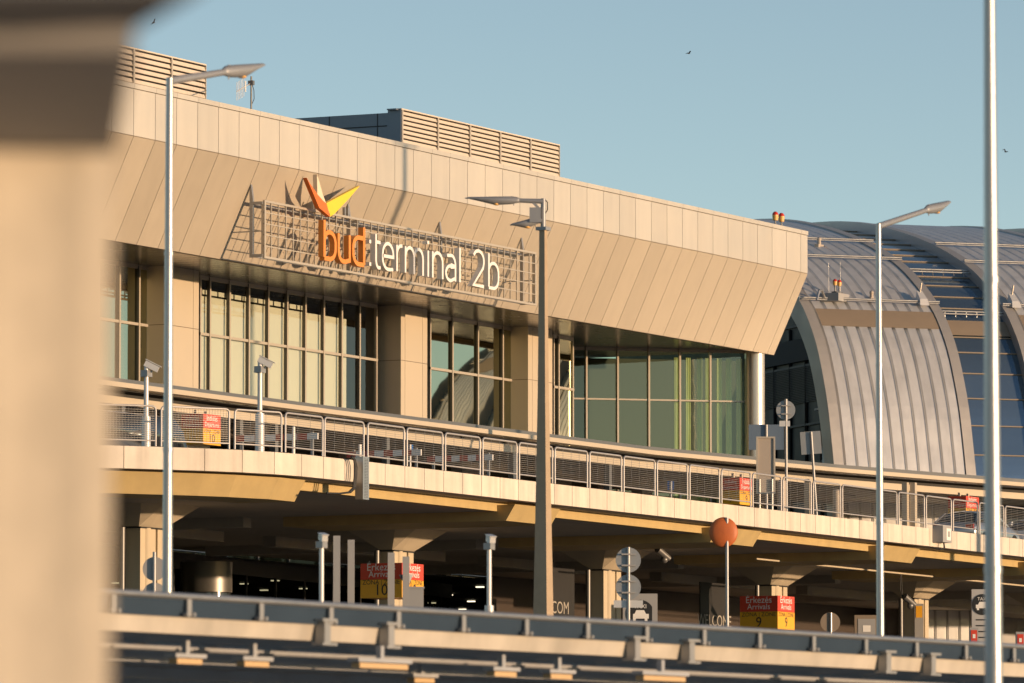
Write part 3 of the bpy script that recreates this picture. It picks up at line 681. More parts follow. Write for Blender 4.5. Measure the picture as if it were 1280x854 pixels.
# sloped ends of the cross beams
for xa, xb in ((168.58,171.70),(183.5,186.9),(197.3,200.45),(211.2,214.3)):
    m1 = MB(); m1.hexa([(xa,84.72,11.6),(xb,84.72,11.6),(xb,92.5,11.6),(xa,92.5,11.6),(xa,84.40,12.10),(xb,84.40,12.10),(xb,92.5,SOF),(xa,92.5,SOF)])
    m1.build('cross_beam', M['beam_paint'], D_)
# long sloped beam on the bend at the left
mb = MB(); A0 = [p for p in PLAN[1:10]] + [(155.25, 84.05)]; O1, O2, O3 = offs(A0, .42), offs(A0, .78), offs(A0, 2.6)
for i in range(len(A0)-1):
    mb.hexa([(*O2[i],11.52),(*O2[i+1],11.52),(*O3[i+1],11.52),(*O3[i],11.52),(*O1[i],PZ0-.05),(*O1[i+1],PZ0-.05),(*O3[i+1],PZ0-.05),(*O3[i],PZ0-.05)])
mb.build('bend_beam', M['beam_paint'], D_)
# ribs under the slab
for y in (98.5,):
    m1 = MB()
    for a, b in ((150,159.5),(162.5,175.5),(179,191.3),(194.8,205.3),(209,218.7),(222.5,258)): m1.box(a, y, SOF-.34, b, y+.5, SOF)
    m1.build('deck_rib', M['concrete'], D_)
for x in (150, 156, 168, 184, 200, 214, 230):
    m1 = MB(); m1.box(x, 93.6, SOF-.32, x+.5, 104, SOF-.002); m1.build('deck_rib', M['concrete'], D_)
CX = (161.0, 177.35, 193.0, 207.2, 220.65, 234)
for x in CX:
    m1 = MB(); y0 = 92.85; zt = 11.2; w = .70
    m1.box(x-w, y0, 6, x+.22, y0+.5, zt); m1.box(x+.34, y0, 6, x+w, y0+.5, zt); m1.box(x+.22, y0+.09, 6, x+.34, y0+.5, zt)
    m1.tube((x-.25,y0+.1,6),(x-.25,y0+.1,zt), .18, .18, 20)
    c = m1.build('column', M['column_paint'], D_)
    m1 = MB(); wt, ht = 1.30, 1.18; yc = y0+.25
    bot = [(x-w,y0+.05),(x-w+.55,y0-.02),(x+w,y0-.02),(x+w,y0+.5),(x-w,y0+.5)]
    top = [(x-wt,yc-ht+.55),(x-wt+.42,yc-ht),(x+wt,yc-ht),(x+wt,yc+ht),(x-wt,yc+ht)]
    vs = [(*p, zt+.03) for p in bot] + [(*p, SOF-.003) for p in top]
    m1.quadmesh(vs, [(4,3,2,1,0),(5,6,7,8,9)] + [(k,(k+1)%5,5+(k+1)%5,5+k) for k in range(5)]); m1.build('capital', M['column_paint'], c)
    m1 = MB(); m1.box(x-w-.04, y0-.04, zt-.02, x+w+.04, y0+.54, zt+.028); m1.build('bearing', M['dark'], c)
    m1 = MB(); m1.tube((x-w-.30,y0+.45,6),(x-w-.30,y0+.45,zt), .09, .09, 10); m1.build('drain_pipe', M['frame_dark'], c)
mb = MB()
for a, b in ((195.3, 219), (219, 232)): mb.tube((a,88.4,11.62),(b,88.4,11.62), .035, .035, 6)
mb.build('service_pipe', M['column_paint'], D_)
# cable duct and cables on the parapet
q = onY(448, 600, 83.86); t = thing('cable_duct', (q.x, 83.9, 11.7), 'perforated steel cable tray hanging over the parapet with loose black cables', 'cable tray')
zt, zb = onY(448, 570.5, 83.8).z, onY(448, 624, 83.8).z
mb = MB(); mb.box(q.x-.02, 83.70, zb, q.x+.0, 83.96, zt); mb.box(q.x, 83.70, zb, q.x+.34, 83.72, zt); mb.box(q.x+.34, 83.70, zb, q.x+.36, 83.96, zt); mb.build('tray', M['galv'], t)
mb = MB()
for k in range(26):
    z = zb+.05+k*(zt-zb-.08)/26
    for dx in (.08,.20): mb.box(q.x+dx, 83.696, z, q.x+dx+.06, 83.699, z+.02)
mb.build('perforation', M['dark'], t)
mb = MB()
for k in range(3):
    P = [onY(x, y, 83.8-.03*k) for x, y in ((441-k,571),(444-k*.8,575),(446-k,584),(445.5-k*1.2,596),(444-k*1.2,610),(438-k,615.5),(425,617),(408,616.5))]; mb.path(P, .03, 6)
mb.build('cable', M['cable'], t)
q = onY(1175, 668, 83.9); t = thing('wall_box', (q.x, 83.95, q.z), 'grey junction box with a white label fixed on the parapet face below the car', 'junction box')
mb = MB(); mb.box(q.x-.45, 83.6, q.z-.30, q.x+.35, 83.99, q.z+.29); mb.build('housing', M['panelgrey'], t); mb = MB(); mb.box(q.x-.15, 83.585, q.z-.22, q.x+.25, 83.599, q.z+.2); mb.build('label_plate', M['white'], t)
mb = MB(); mb.box(q.x-.02, 83.575, q.z-.1, q.x+.14, 83.584, q.z+.1); mb.build('symbol', M['panelgrey'], t)
mb = MB(); mb.path([Vector((q.x+.1,83.8,q.z-.3)), Vector((q.x+.05,83.75,q.z-.5)), Vector((q.x-.3,83.8,q.z-.55)), Vector((q.x-.6,84.2,q.z-.4))], .03, 6); mb.build('cable', M['cable'], t)

# ------------------------------------------------------------------ safety railing
G = thing('safety_railing', (190, 84.1, PZ1), 'row of rounded steel railing panels with horizontal wires along the parapet', 'railing')
def rail_panel(A, B, grid):
    t = (B-A).normalized(); L = (B-A).length; nn = Vector((-t.y, t.x, 0)); z0, z1 = PZ1+.02, 13.96; r = .12
    fr = MB(); P = [A+Vector((0,0,z0))]
    for k in range(6): a = math.pi-k*math.pi/10; P.append(A+t*(r+r*math.cos(a))+Vector((0,0,z1-r+r*math.sin(a))))
    for k in range(6): a = math.pi/2-k*math.pi/10; P.append(B-t*(r-r*math.cos(a))+Vector((0,0,z1-r+r*math.sin(a))))
    P.append(B+Vector((0,0,z0))); fr.path(P, .030, 8); fr.tube(A+Vector((0,0,z0+.16)), B+Vector((0,0,z0+.16)), .024, .024, 8)
    o = fr.build('railing_panel', M['rail'], G)
    w = MB(); n = 15; zb = z0+.17; wr = .0042
    for k in range(1, n): z = zb+(z1-.04-zb)*k/n; w.bar(A+t*.03+Vector((0,0,z)), B-t*.03+Vector((0,0,z)), wr*2)
    m = round(L/(.09 if grid else .62))
    for k in range(1, m): p = A+t*(L*k/m); w.bar(p+Vector((0,0,zb)), p+Vector((0,0,z1-.02)), wr*1.5)
    w.build('wire_mesh', M['wire'], o)
railpts = offs(PLAN, .11)
rl = along(railpts[1:11]+[(railpts[-1][0], railpts[-1][1])], .01)
def at_px(px):
    best = min(rl, key=lambda p: abs(W/2 + F*((p+Vector((0,0,13.3)))-CAM).dot(RGT)/((p+Vector((0,0,13.3)))-CAM).dot(FWD) - px)); return best.copy()
bounds = [(100,194.7),(201.6,286.2),(293.3,351.6),(356.8,403.2),(405.8,454.5)]
for a, b in bounds: rail_panel(at_px(a), at_px(b), b < 340)
x = 158.30
while x < 214:
    L = 2.47
    if abs(x-193.1) < 1.3: L = 4.9
    rail_panel(Vector((x+.09,84.11,0)), Vector((x+L-.09,84.11,0)), False); x += L

# ------------------------------------------------------------------ zone signs
def zone_sign(name, px, py, Y, w, dp, h, top, bot, num, label, cat, post, grp):
    q = onY(px, py, Y); x0, zt = q.x, q.z; zb = zt-h; zm = zt-h*.47
    t = thing(name, (x0+w/2, Y+dp/2, zb), label, cat, grp)
    m1 = MB(); m1.box(x0, Y, zm+.004, x0+w, Y+dp, zt); m1.build('red_panel', M['signred'], t)
    m1 = MB(); m1.box(x0, Y, zb, x0+w, Y+dp, zm-.004); m1.build('yellow_panel', M['signyel'], t)
    tw, tb = MB(), MB(); 
    for (o, xd, wid) in ((Vector((x0+w/2, Y, 0)), (1,0,0), w), (Vector((x0, Y+dp/2, 0)), (0,-1,0), dp)):
        s = wid*.225
        text(top, s, o+Vector((0,0,zt-h*.21)), xd, (0,0,1), tw); text(bot, s*.86 if len(bot) < 9 else s*.78, o+Vector((0,0,zt-h*.40)), xd, (0,0,1), tw)
        text('ZÓNA | ZONE', s*.62, o+Vector((0,0,zm-h*.14)), xd, (0,0,1), tb); text(num, s*1.5, o+Vector((0,0,zb+h*.08)), xd, (0,0,1), tb)
    tw.build('lettering', M['txtwhite'], t, fix=False); tb.build('numbers', M['black'], t, fix=False)
    m1 = MB()
    if post == 'hang':
        for dx in (.25, w-.25): m1.box(x0+dx-.05, Y+dp/2-.05, zt, x0+dx+.05, Y+dp/2+.05, 16.25)
    else: m1.box(x0+w/2-.15, Y+dp/2-.15, 6, x0+w/2+.15, Y+dp/2+.15, zb)
    m1.build('post', M['column_paint'], t); return t
g1 = 'departures zone signs under the canopy'; g2 = 'arrivals zone signs under the deck'
zone_sign('zone_sign', 254, 517, 101.5, 1.20, .85, 1.02, 'Indulás', 'Departures', '10', 'red and yellow departures zone 10 sign box behind the railing', 'zone sign', 'hang', g1)
zone_sign('zone_sign', 924.6, 597, 100, 1.27, .80, 1.05, 'Indulás', 'Departures', '9', 'red and yellow departures zone 9 sign box behind the railing', 'zone sign', 'hang', g1)
zone_sign('zone_sign', 1207.5, 620, 97.2, 1.40, .80, 1.05, 'Indulás', 'Departures', '8', 'red and yellow departures sign box partly behind the car and the tall pole', 'zone sign', 'hang', g1)
zone_sign('zone_sign', 502.4, 703.5, 86.5, 1.42, 1.42, 1.05, 'Érkezés', 'Arrivals', '10', 'large red and yellow arrivals zone 10 sign box behind grey posts', 'zone sign', 'post', g2)
zone_sign('zone_sign', 972, 744.5, 86.5, 1.42, 1.42, 1.15, 'Érkezés', 'Arrivals', '9', 'large red and yellow arrivals zone 9 sign box beside the orange mirror pole', 'zone sign', 'post', g2)

# ------------------------------------------------------------------ lamps
def cobra(mb_arm, head_obj_parent, base, dirv, L, rise, hl=.55):
    """arm from base along dirv with a flat street-lamp head at its end"""
    dv = Vector(dirv).normalized(); e = base+dv*L+Vector((0,0,rise)); mb_arm.tube(base, e, .055, .045, 10)
    ax = (e-base).normalized(); sd = ax.cross(Vector((0,0,1))).normalized(); u = sd.cross(ax)
    h = MB(); secs = [(-.10,.06,.05,.05),(.0,.09,.09,.07),(.10,.13,.10,.10),(.45*hl/.55,.17,.08,.14),(.75*hl/.55,.15,.06,.06),(1.0*hl/.55,.08,.045,.0),(1.08*hl/.55,.03,.02,-.0)]
    vs = []; n = 10
    for (l, w, up_, dn) in secs:
        for k in range(n):
            t = 2*math.pi*k/n; c, s = math.cos(t), math.sin(t)
            vs.append(e+ax*l+sd*(w*.60*c)+u*(s*(up_ if s > 0 else dn)*.85))
    fs = [(j*n+k, j*n+(k+1)%n, (j+1)*n+(k+1)%n, (j+1)*n+k) for j in range(len(secs)-1) for k in range(n)] + [tuple(range(n-1,-1,-1)), tuple(range((len(secs)-1)*n, len(secs)*n))]
    h.quadmesh(vs, fs, True); ho = h.build('lamp_head', M['lampgrey'], head_obj_parent)
    l = MB(); c = e+ax*(.42*hl/.55)-u*.095; l.ball(c, .085, .06, .028, 12, 6); l.build('lens', M['amber'], ho)
    l = MB(); l.tube(e+ax*.06-u*.05, e+ax*.06-u*.11, .010, .010, 5); l.tube(e+ax*.10+u*.05, e+ax*.10+u*.085, .02, .02, 6); l.build('sensor', M['lampgrey'], ho)
def lamp_pole(px, pytop, D, rb, rt, label, arm):
    d = ray(px, pytop); p = CAM+d*(D/math.hypot(d.x, d.y)); zb = terr(p.y)
    t = thing('street_lamp', (p.x, p.y, zb), label, 'street lamp', 'street lamps'); mb = MB()
    mb.tube((p.x,p.y,zb),(p.x,p.y,p.z), rb, rt, 20)
    mb.tube((p.x,p.y,zb),(p.x,p.y,zb+.03), rb*2.2, rb*2.2, 16)
    for k in range(3): z = zb+(p.z-zb)*(.36+.22*k); r = rb+(rt-rb)*(.36+.22*k); mb.tube((p.x,p.y,z),(p.x,p.y,z+.05), r+.006, r+.006, 20)
    mb.build('pole', M['galv'], t)
    if arm: a = MB(); cobra(a, t, Vector((p.x,p.y,p.z-.04)), *arm); a.build('arm', M['lampgrey'], t)
    return t
lamp_pole(212, 97.5, 80, .082, .046, 'slim galvanised street lamp in front of the left windows, arm reaching right', ((1,0,0), 1.50, .29))
lamp_pole(1098, 280, 105, .085, .046, 'slim galvanised street lamp in front of the curved roof, arm reaching right', ((1,0,0), 2.15, .48))
lamp_pole(1234.5, -330, 50, .088, .036, 'thick tall galvanised pole at the right edge, its top out of the picture', ((1,0,0), 1.8, .3))
# concrete lamp with two heads
d = ray(679, 287); p = CAM+d*(130/math.hypot(d.x, d.y)); zb = terr(p.y); t = thing('street_lamp', (p.x, p.y, zb), 'tapered concrete street lamp in front of the sign, two heads pointing left', 'street lamp', 'street lamps')
mb = MB(); rot = 0
def sq(z, w, c): return [(p.x+w*(math.cos(a+rot)), p.y+w*(math.sin(a+rot)), z) for a in [k*math.pi/2+math.pi/4 for k in range(4)]]
lv = [(zb, .24), (zb+3.0, .175), (p.z-3.5, .125), (p.z, .088)]
for (z0, w0), (z1, w1) in zip(lv[:-1], lv[1:]):
    mb.hexa(sq(z0, w0, 0)+sq(z1, w1, 0))
mb.build('post', mat('lamp_concrete', (.40,.31,.215), .85, 0, noise=.14, nscale=3, bump=.15, bscale=15), t)
mb = MB(); mb.tube((p.x,p.y,p.z-.1),(p.x,p.y,p.z+.66), .055, .05, 12); mb.box(p.x-.12,p.y-.12,p.z-.02,p.x+.12,p.y+.12,p.z+.05); mb.build('mast_top', M['lampgrey'], t)
SL = -RGT
mb = MB(); cobra(mb, t, Vector((p.x,p.y,p.z+.60)), SL, .56, .02, .56); mb.bar(Vector((p.x,p.y,p.z+.36)), Vector((p.x,p.y,p.z+.58))+SL*.22, .05, .05); mb.build('arm', M['lampgrey'], t)
mb = MB(); cobra(mb, t, Vector((p.x,p.y,p.z+.20)), SL, .12, -.02, .30); mb.obox(Vector((p.x,p.y,p.z+.30))+SL*.17, SL*.12, Vector((0,0,1)).cross(SL)*.12, (0,0,.16)); mb.build('lower_arm', M['lampgrey'], t)
mb = MB(); mb.path([Vector((p.x,p.y,p.z+.66))-SL*.02, Vector((p.x,p.y,p.z+.58))-SL*.09, Vector((p.x,p.y,p.z+.42))-SL*.09, Vector((p.x,p.y,p.z+.32))-SL*.03], .012, 5); mb.build('cable', M['cable'], t)
# high mast outside the frame whose shadow falls on the fascia
EL, AZ = R(2.3), R(1.2)
mx, my = 204.43+math.tan(AZ)*47, 60.0; mz = 28.02+math.tan(EL)*47
t = thing('mast_lamp', (mx, my, 6), 'tall twin-armed mast lamp standing right of the view, its shadow on the fascia', 'mast lamp'); mb = MB()
mb.tube((mx,my,6),(mx,my,mz), .24, .15, 16); mb.build('pole', M['galv'], t)
for s in (-1, 1): mb = MB(); mb.hexa([(mx+s*.1,my-.14,mz-.07),(mx+s*1.0,my-.20,mz-.02),(mx+s*1.0,my+.20,mz-.02),(mx+s*.1,my+.14,mz-.07),(mx+s*.1,my-.14,mz+.09),(mx+s*1.0,my-.2,mz+.09),(mx+s*1.0,my+.2,mz+.09),(mx+s*.1,my+.14,mz+.09)]); mb.build('lamp_head', M['lampgrey'], t)

# ------------------------------------------------------------------ camera posts
def cctv(px, ytop, ybase, Y, zb, label, side, grp, sleeve=None):
    p = onY(px, ytop, Y); t = thing('camera_post', (p.x, Y, zb), label, 'camera post', grp); s = min(1, (p-CAM).length/190)
    mb = MB(); mb.tube((p.x,Y,zb),(p.x,Y,p.z), .085*s, .07*s, 14)
    if sleeve: zs = onY(px, sleeve, Y).z; mb.tube((p.x,Y,zb),(p.x,Y,zs), .15*s, .14*s, 14)
    mb.build('post', M['whitemetal'], t)
    mb = MB(); mb.box(p.x-.16*s,Y-.12*s,p.z-.40*s,p.x+.16*s,Y+.12*s,p.z-.20*s); mb.build('junction_box', M['galv_dull'], t)
    mb = MB(); c = Vector((p.x,Y,p.z-.08*s)); f = (RGT*side*.9+Vector((0,0,-.45))).normalized() if side == 1 else (Vector((-FWD.x,-FWD.y,-.18))+RGT*side).normalized(); uu = Vector((0,0,1)).cross(f).normalized(); v = f.cross(uu)
    mb.obox(c+RGT*side*.16*s, f*.23*s, uu*.09*s, v*.09*s); mb.obox(c+RGT*side*.17*s+v*.115*s, f*.27*s, uu*.11*s, v*.012*s); mb.build('camera', M['whitemetal'], t)
    return t
g3, g4 = 'camera posts on the road deck', 'camera posts behind the walkway canopy'
cctv(183, 455, 556, 88.5, 12.30, 'white camera post on the deck near the left lamp, leftmost of the two', 1, g3, 521)
cctv(325, 450, 564, 86.5, 12.30, 'white camera post on the deck in front of the pale windows', 1, g3, 517)
cctv(402, 669, 752, 46, terr(46), 'white camera post behind the canopy, left of the four grey posts', .3, g4)
cctv(611.5, 671, 770, 46, terr(46), 'white camera post behind the canopy, just left of the concrete lamp', .3, g4, 757)

# ------------------------------------------------------------------ traffic signs and posts
def disc(mb, c, r, n, th=.02):
    n = Vector(n).normalized(); mb.tube(Vector(c)-n*th/2, Vector(c)+n*th/2, r, r, 28)
tocam = Vector((-.88,-.47,0))
p = onY(785.5, 684, 62); zb = terr(62); t = thing('traffic_sign', (p.x, 62, zb), 'two grey round sign backs stacked on one pole below the deck', 'traffic sign')
mb = MB(); mb.tube((p.x,62,zb),(p.x,62,p.z), .04, .04, 10); mb.build('pole', M['galv_dull'], t)
for y in (700, 734):
    q = onY(785.5, y, 62); mb = MB(); disc(mb, Vector((q.x,62,q.z))-tocam*.05, .295, tocam); mb.build('sign_plate', M['signback'], t)
    for dz in (-.13,.13): mb = MB(); mb.obox(Vector((p.x,62,q.z+dz)), RGT*.16, tocam*.055, (0,0,.018)); mb.build('clamp', M['panelgrey'], t)
q = onY(785.5, 755, 62); mb = MB(); mb.obox(Vector((q.x,62,q.z))-tocam*.05, RGT*.34, tocam*.01, (0,0,.085)); mb.build('lower_plate', M['whitemetal'], t)
p = onY(193, 690, 70); t = thing('traffic_sign', (p.x, 70, 6), 'dark round sign backs on a pole before the leftmost deck column', 'traffic sign')
mb = MB(); mb.tube((p.x,70,6),(p.x,70,p.z), .04, .04, 10); mb.build('pole', M['galv_dull'], t)
for y in (711, 743): q = onY(193, y, 70); mb = MB(); disc(mb, Vector((q.x,70,q.z))-tocam*.05, .27, tocam); mb.build('sign_plate', M['panelgrey'], t)
p = onY(908.7, 664, 69); t = thing('traffic_mirror', (p.x, 69, 6), 'orange back of a round traffic mirror on a tall pole before the deck edge', 'traffic mirror')
mb = MB(); mb.tube((p.x,69,6),(p.x,69,onY(908.7,647,69).z), .045, .045, 12); mb.build('pole', M['galv_dull'], t)
q = onY(905, 665, 69); mb = MB(); n = 28; vs = []; c = Vector((q.x,69,q.z))-tocam*.10
rings = [(0,.0),(.12,.008),(.25,.03),(.36,.07),(.385,.10),(.385,.13)]
for r, dpt in rings:
    for k in range(n): a = 2*math.pi*k/n; vs.append(c+RGT*(r*math.cos(a))+Vector((0,0,r*1.06*math.sin(a)))-tocam*dpt)
mb.quadmesh(vs, [(j*n+k, j*n+(k+1)%n, (j+1)*n+(k+1)%n, (j+1)*n+k) for j in range(len(rings)-1) for k in range(n)], True); mb.build('mirror_shell', M['mirror_back'], t)
mb = MB(); mb.obox(Vector((p.x,69,q.z))-tocam*.03, RGT*.09, tocam*.06, (0,0,.04)); mb.build('clamp', M['panelgrey'], t)
gp_ = 'square grey posts in front of the arrivals sign'
for k, (px, y0) in enumerate(((421,670),(439,675),(489,691),(507.5,696))):
    p = onY(px, y0, 63); zb = terr(63); lb = ('first from the left of four square grey posts, right of the camera post','second from the left of four square grey posts, just before the arrivals sign','third of four square grey posts, in front of the zone 10 sign','rightmost of four square grey posts, carrying a triangular sign back')[k]
    t = thing('steel_post', (p.x, 63, zb), lb, 'post', gp_); mb = MB(); mb.obox((p.x,63,(zb+p.z)/2), RGT*.075, tocam*.075, (0,0,(p.z-zb)/2)); mb.build('shaft', M['panelgrey'], t)
    if k == 3:
        mb = MB(); c = Vector((p.x,63,0))-tocam*.1; mb.prism([c+RGT*-.13+Vector((0,0,onY(508,718,63).z)), c+RGT*.13+Vector((0,0,onY(508,718,63).z)), c+Vector((0,0,onY(508,735,63).z))], tocam*.012)
        mb = MB(); a, b, e = onY(499.5,718.5,63.1), onY(516.5,718,63.1), onY(509.5,735,63.1); mb.prism([a,b,e], (0,.02,0)); mb.build('triangle_plate', M['panelgrey'], t)
p = onY(520, 736, 64); mb = MB(); t = thing('grey_cabinet', (p.x, 64, 6), 'plain grey cabinet right of the posts, before the zone 10 sign', 'cabinet'); mb.obox((p.x,64,(6+p.z)/2), RGT*.17, tocam*.12, (0,0,(p.z-6)/2)); mb.build('body', M['panelgrey'], t)
mb = MB(); mb.obox((p.x,64,p.z+.02), RGT*.19, tocam*.14, (0,0,.02)); mb.build('cap', M['panelgrey'], t)
# deck-level signs
def plate(name, px, py, w, h, Y, tilt, m, label, pole_top, cat='traffic sign', edge=None, zb=12.3):
    q = onY(px, py, Y); t = thing(name, (q.x, Y, zb), label, cat); mb = MB(); tl = R(tilt)
    ax = RGT*math.cos(tl)+Vector((0,0,math.sin(tl))); up_ = Vector((0,0,math.cos(tl)))-RGT*math.sin(tl)
    mb.obox(Vector(q)-tocam*.06, ax*w/2, tocam*.015, up_*h/2); mb.build('sign_plate', m, t)
    if pole_top:
        mb = MB(); zt = onY(px, pole_top, Y).z; mb.tube(Vector((q.x,Y,zb))-up_*0+RGT*(math.sin(tl)*(q.z-zb)), Vector((q.x,Y,zt)), .05, .05, 10); mb.build('pole', M['galv_dull'], t)
    if edge:
        mb = MB()
        for s in (-1,1): mb.obox(Vector(q)-tocam*.03+ax*(s*w/2), ax*.03, tocam*.03, up_*(h/2+.03))
        for s in (-1,1): mb.obox(Vector(q)-tocam*.03+up_*(s*h/2), ax*(w/2-.03), tocam*.03, up_*.03)
        mb.build('border', M['frame'], t)
    return t
p = onY(982.5, 499, 90); t = thing('traffic_sign', (p.x, 90, 12.3), 'round grey sign back with a small plate on a deck pole, beside the curved roof', 'traffic sign')
mb = MB(); mb.tube((p.x-.0,90,12.3),(p.x,90,p.z), .055, .05, 10); mb.build('pole', M['galv_dull'], t)
q = onY(982.3, 512.5, 90); mb = MB(); disc(mb, Vector((q.x,90,q.z))-tocam*.07, .345, tocam); mb.build('sign_plate', M['signback'], t)
for dz in (-.15,.15): mb = MB(); mb.obox(Vector((p.x,90,q.z+dz)), RGT*.17, tocam*.068, (0,0,.02)); mb.build('clamp', M['panelgrey'], t)
q = onY(981, 529.5, 90); mb = MB(); mb.obox(Vector((q.x,90,q.z))-tocam*.07, RGT*.19, tocam*.012, (0,0,.10)); mb.build('lower_plate', M['whitemetal'], t)
plate('traffic_sign', 1013.8, 553.5, .74, .82, 90, 4, M['signback'], 'square grey sign back, slightly tilted, on a leaning deck pole', 540)
plate('info_panel', 957.3, 581.5, .60, 1.92, 87.5, 0, M['panelbeige'], 'tall beige framed panel standing behind the railing by the round column', None, 'information panel', True)
q = onY(957.3, 610, 87.5); 
for dx in (-.22, .22):
    mb = MB(); c = Vector((q.x,87.5,0))+RGT*dx; mb.tube((c.x,c.y,12.3),(c.x,c.y,q.z+.3), .04, .04, 8); mb.build('leg', M['galv'], bpy.data.objects['info_panel'])
plate('direction_sign', 958, 546.5, 1.28, .92, 92, 0, M['panelblue'], 'wide blue-grey sign panel on a pole behind the beige panel', 531)
plate('round_sign', 512.5, 560, .22, .22, 96, 0, M['blue'], 'small blue sign behind the railing right of the cable tray', 556)
plate('round_sign', 838.5, 607, .24, .32, 96, 0, M['blue'], 'small blue sign behind the railing left of the zone 9 sign', 602)
# barrier boards
q0 = onY(318, 545, 96)
gb = 'red and white barrier boards on the deck'
for px, py, w, lb in ((345,547,5.5,'red and white barrier board behind the railing left of the cable tray'), (480,567,5.0,'red and white barrier board behind the railing right of the cable tray'), (575,573,4.5,'red and white barrier board before the white wall panel')):
    q = onY(px, py, 94); t = thing('barrier_board', (q.x, 94, 12.3), lb, 'barrier', gb); n = 8
    mw = MB()
    w *= .55
    for k in range(n): mw.cur = k % 2; mw.box(q.x-.03, 94-w/2+w*k/n, q.z-.10, q.x+.03, 94-w/2+w*(k+1)/n, q.z+.10)
    mw.build('board', [M['white'], M['redwhite']], t)
    for s in (-1,1): mb = MB(); mb.box(q.x+.035, 94+s*w*.42-.04, 12.3, q.x+.1, 94+s*w*.42+.04, q.z+.15); mb.build('leg', M['galv_dull'], t)
gbl = 'pale bollards on the deck'
for px, y0, Y, lb in ((977,602,90,'sunlit yellowish bollard on the deck right of the beige panel'), (1046,614,92,'sunlit pale bollard on the deck left of the lit grey wall'), (367,534,92,'thin white marker post on the deck behind the railing'), (450,556,92,'short white marker post on the deck by the cable tray')):
    p = onY(px, y0, Y); w = .16 if px > 900 else .05
    mb = MB(); mb.tube((p.x,Y,12.3),(p.x,Y,p.z), w, w, 14); mb.ball((p.x,Y,p.z), w, w, w*.4); tag(mb.build('bollard', M['panelbeige'] if px > 900 else M['white']), lb, 'bollard', gbl)
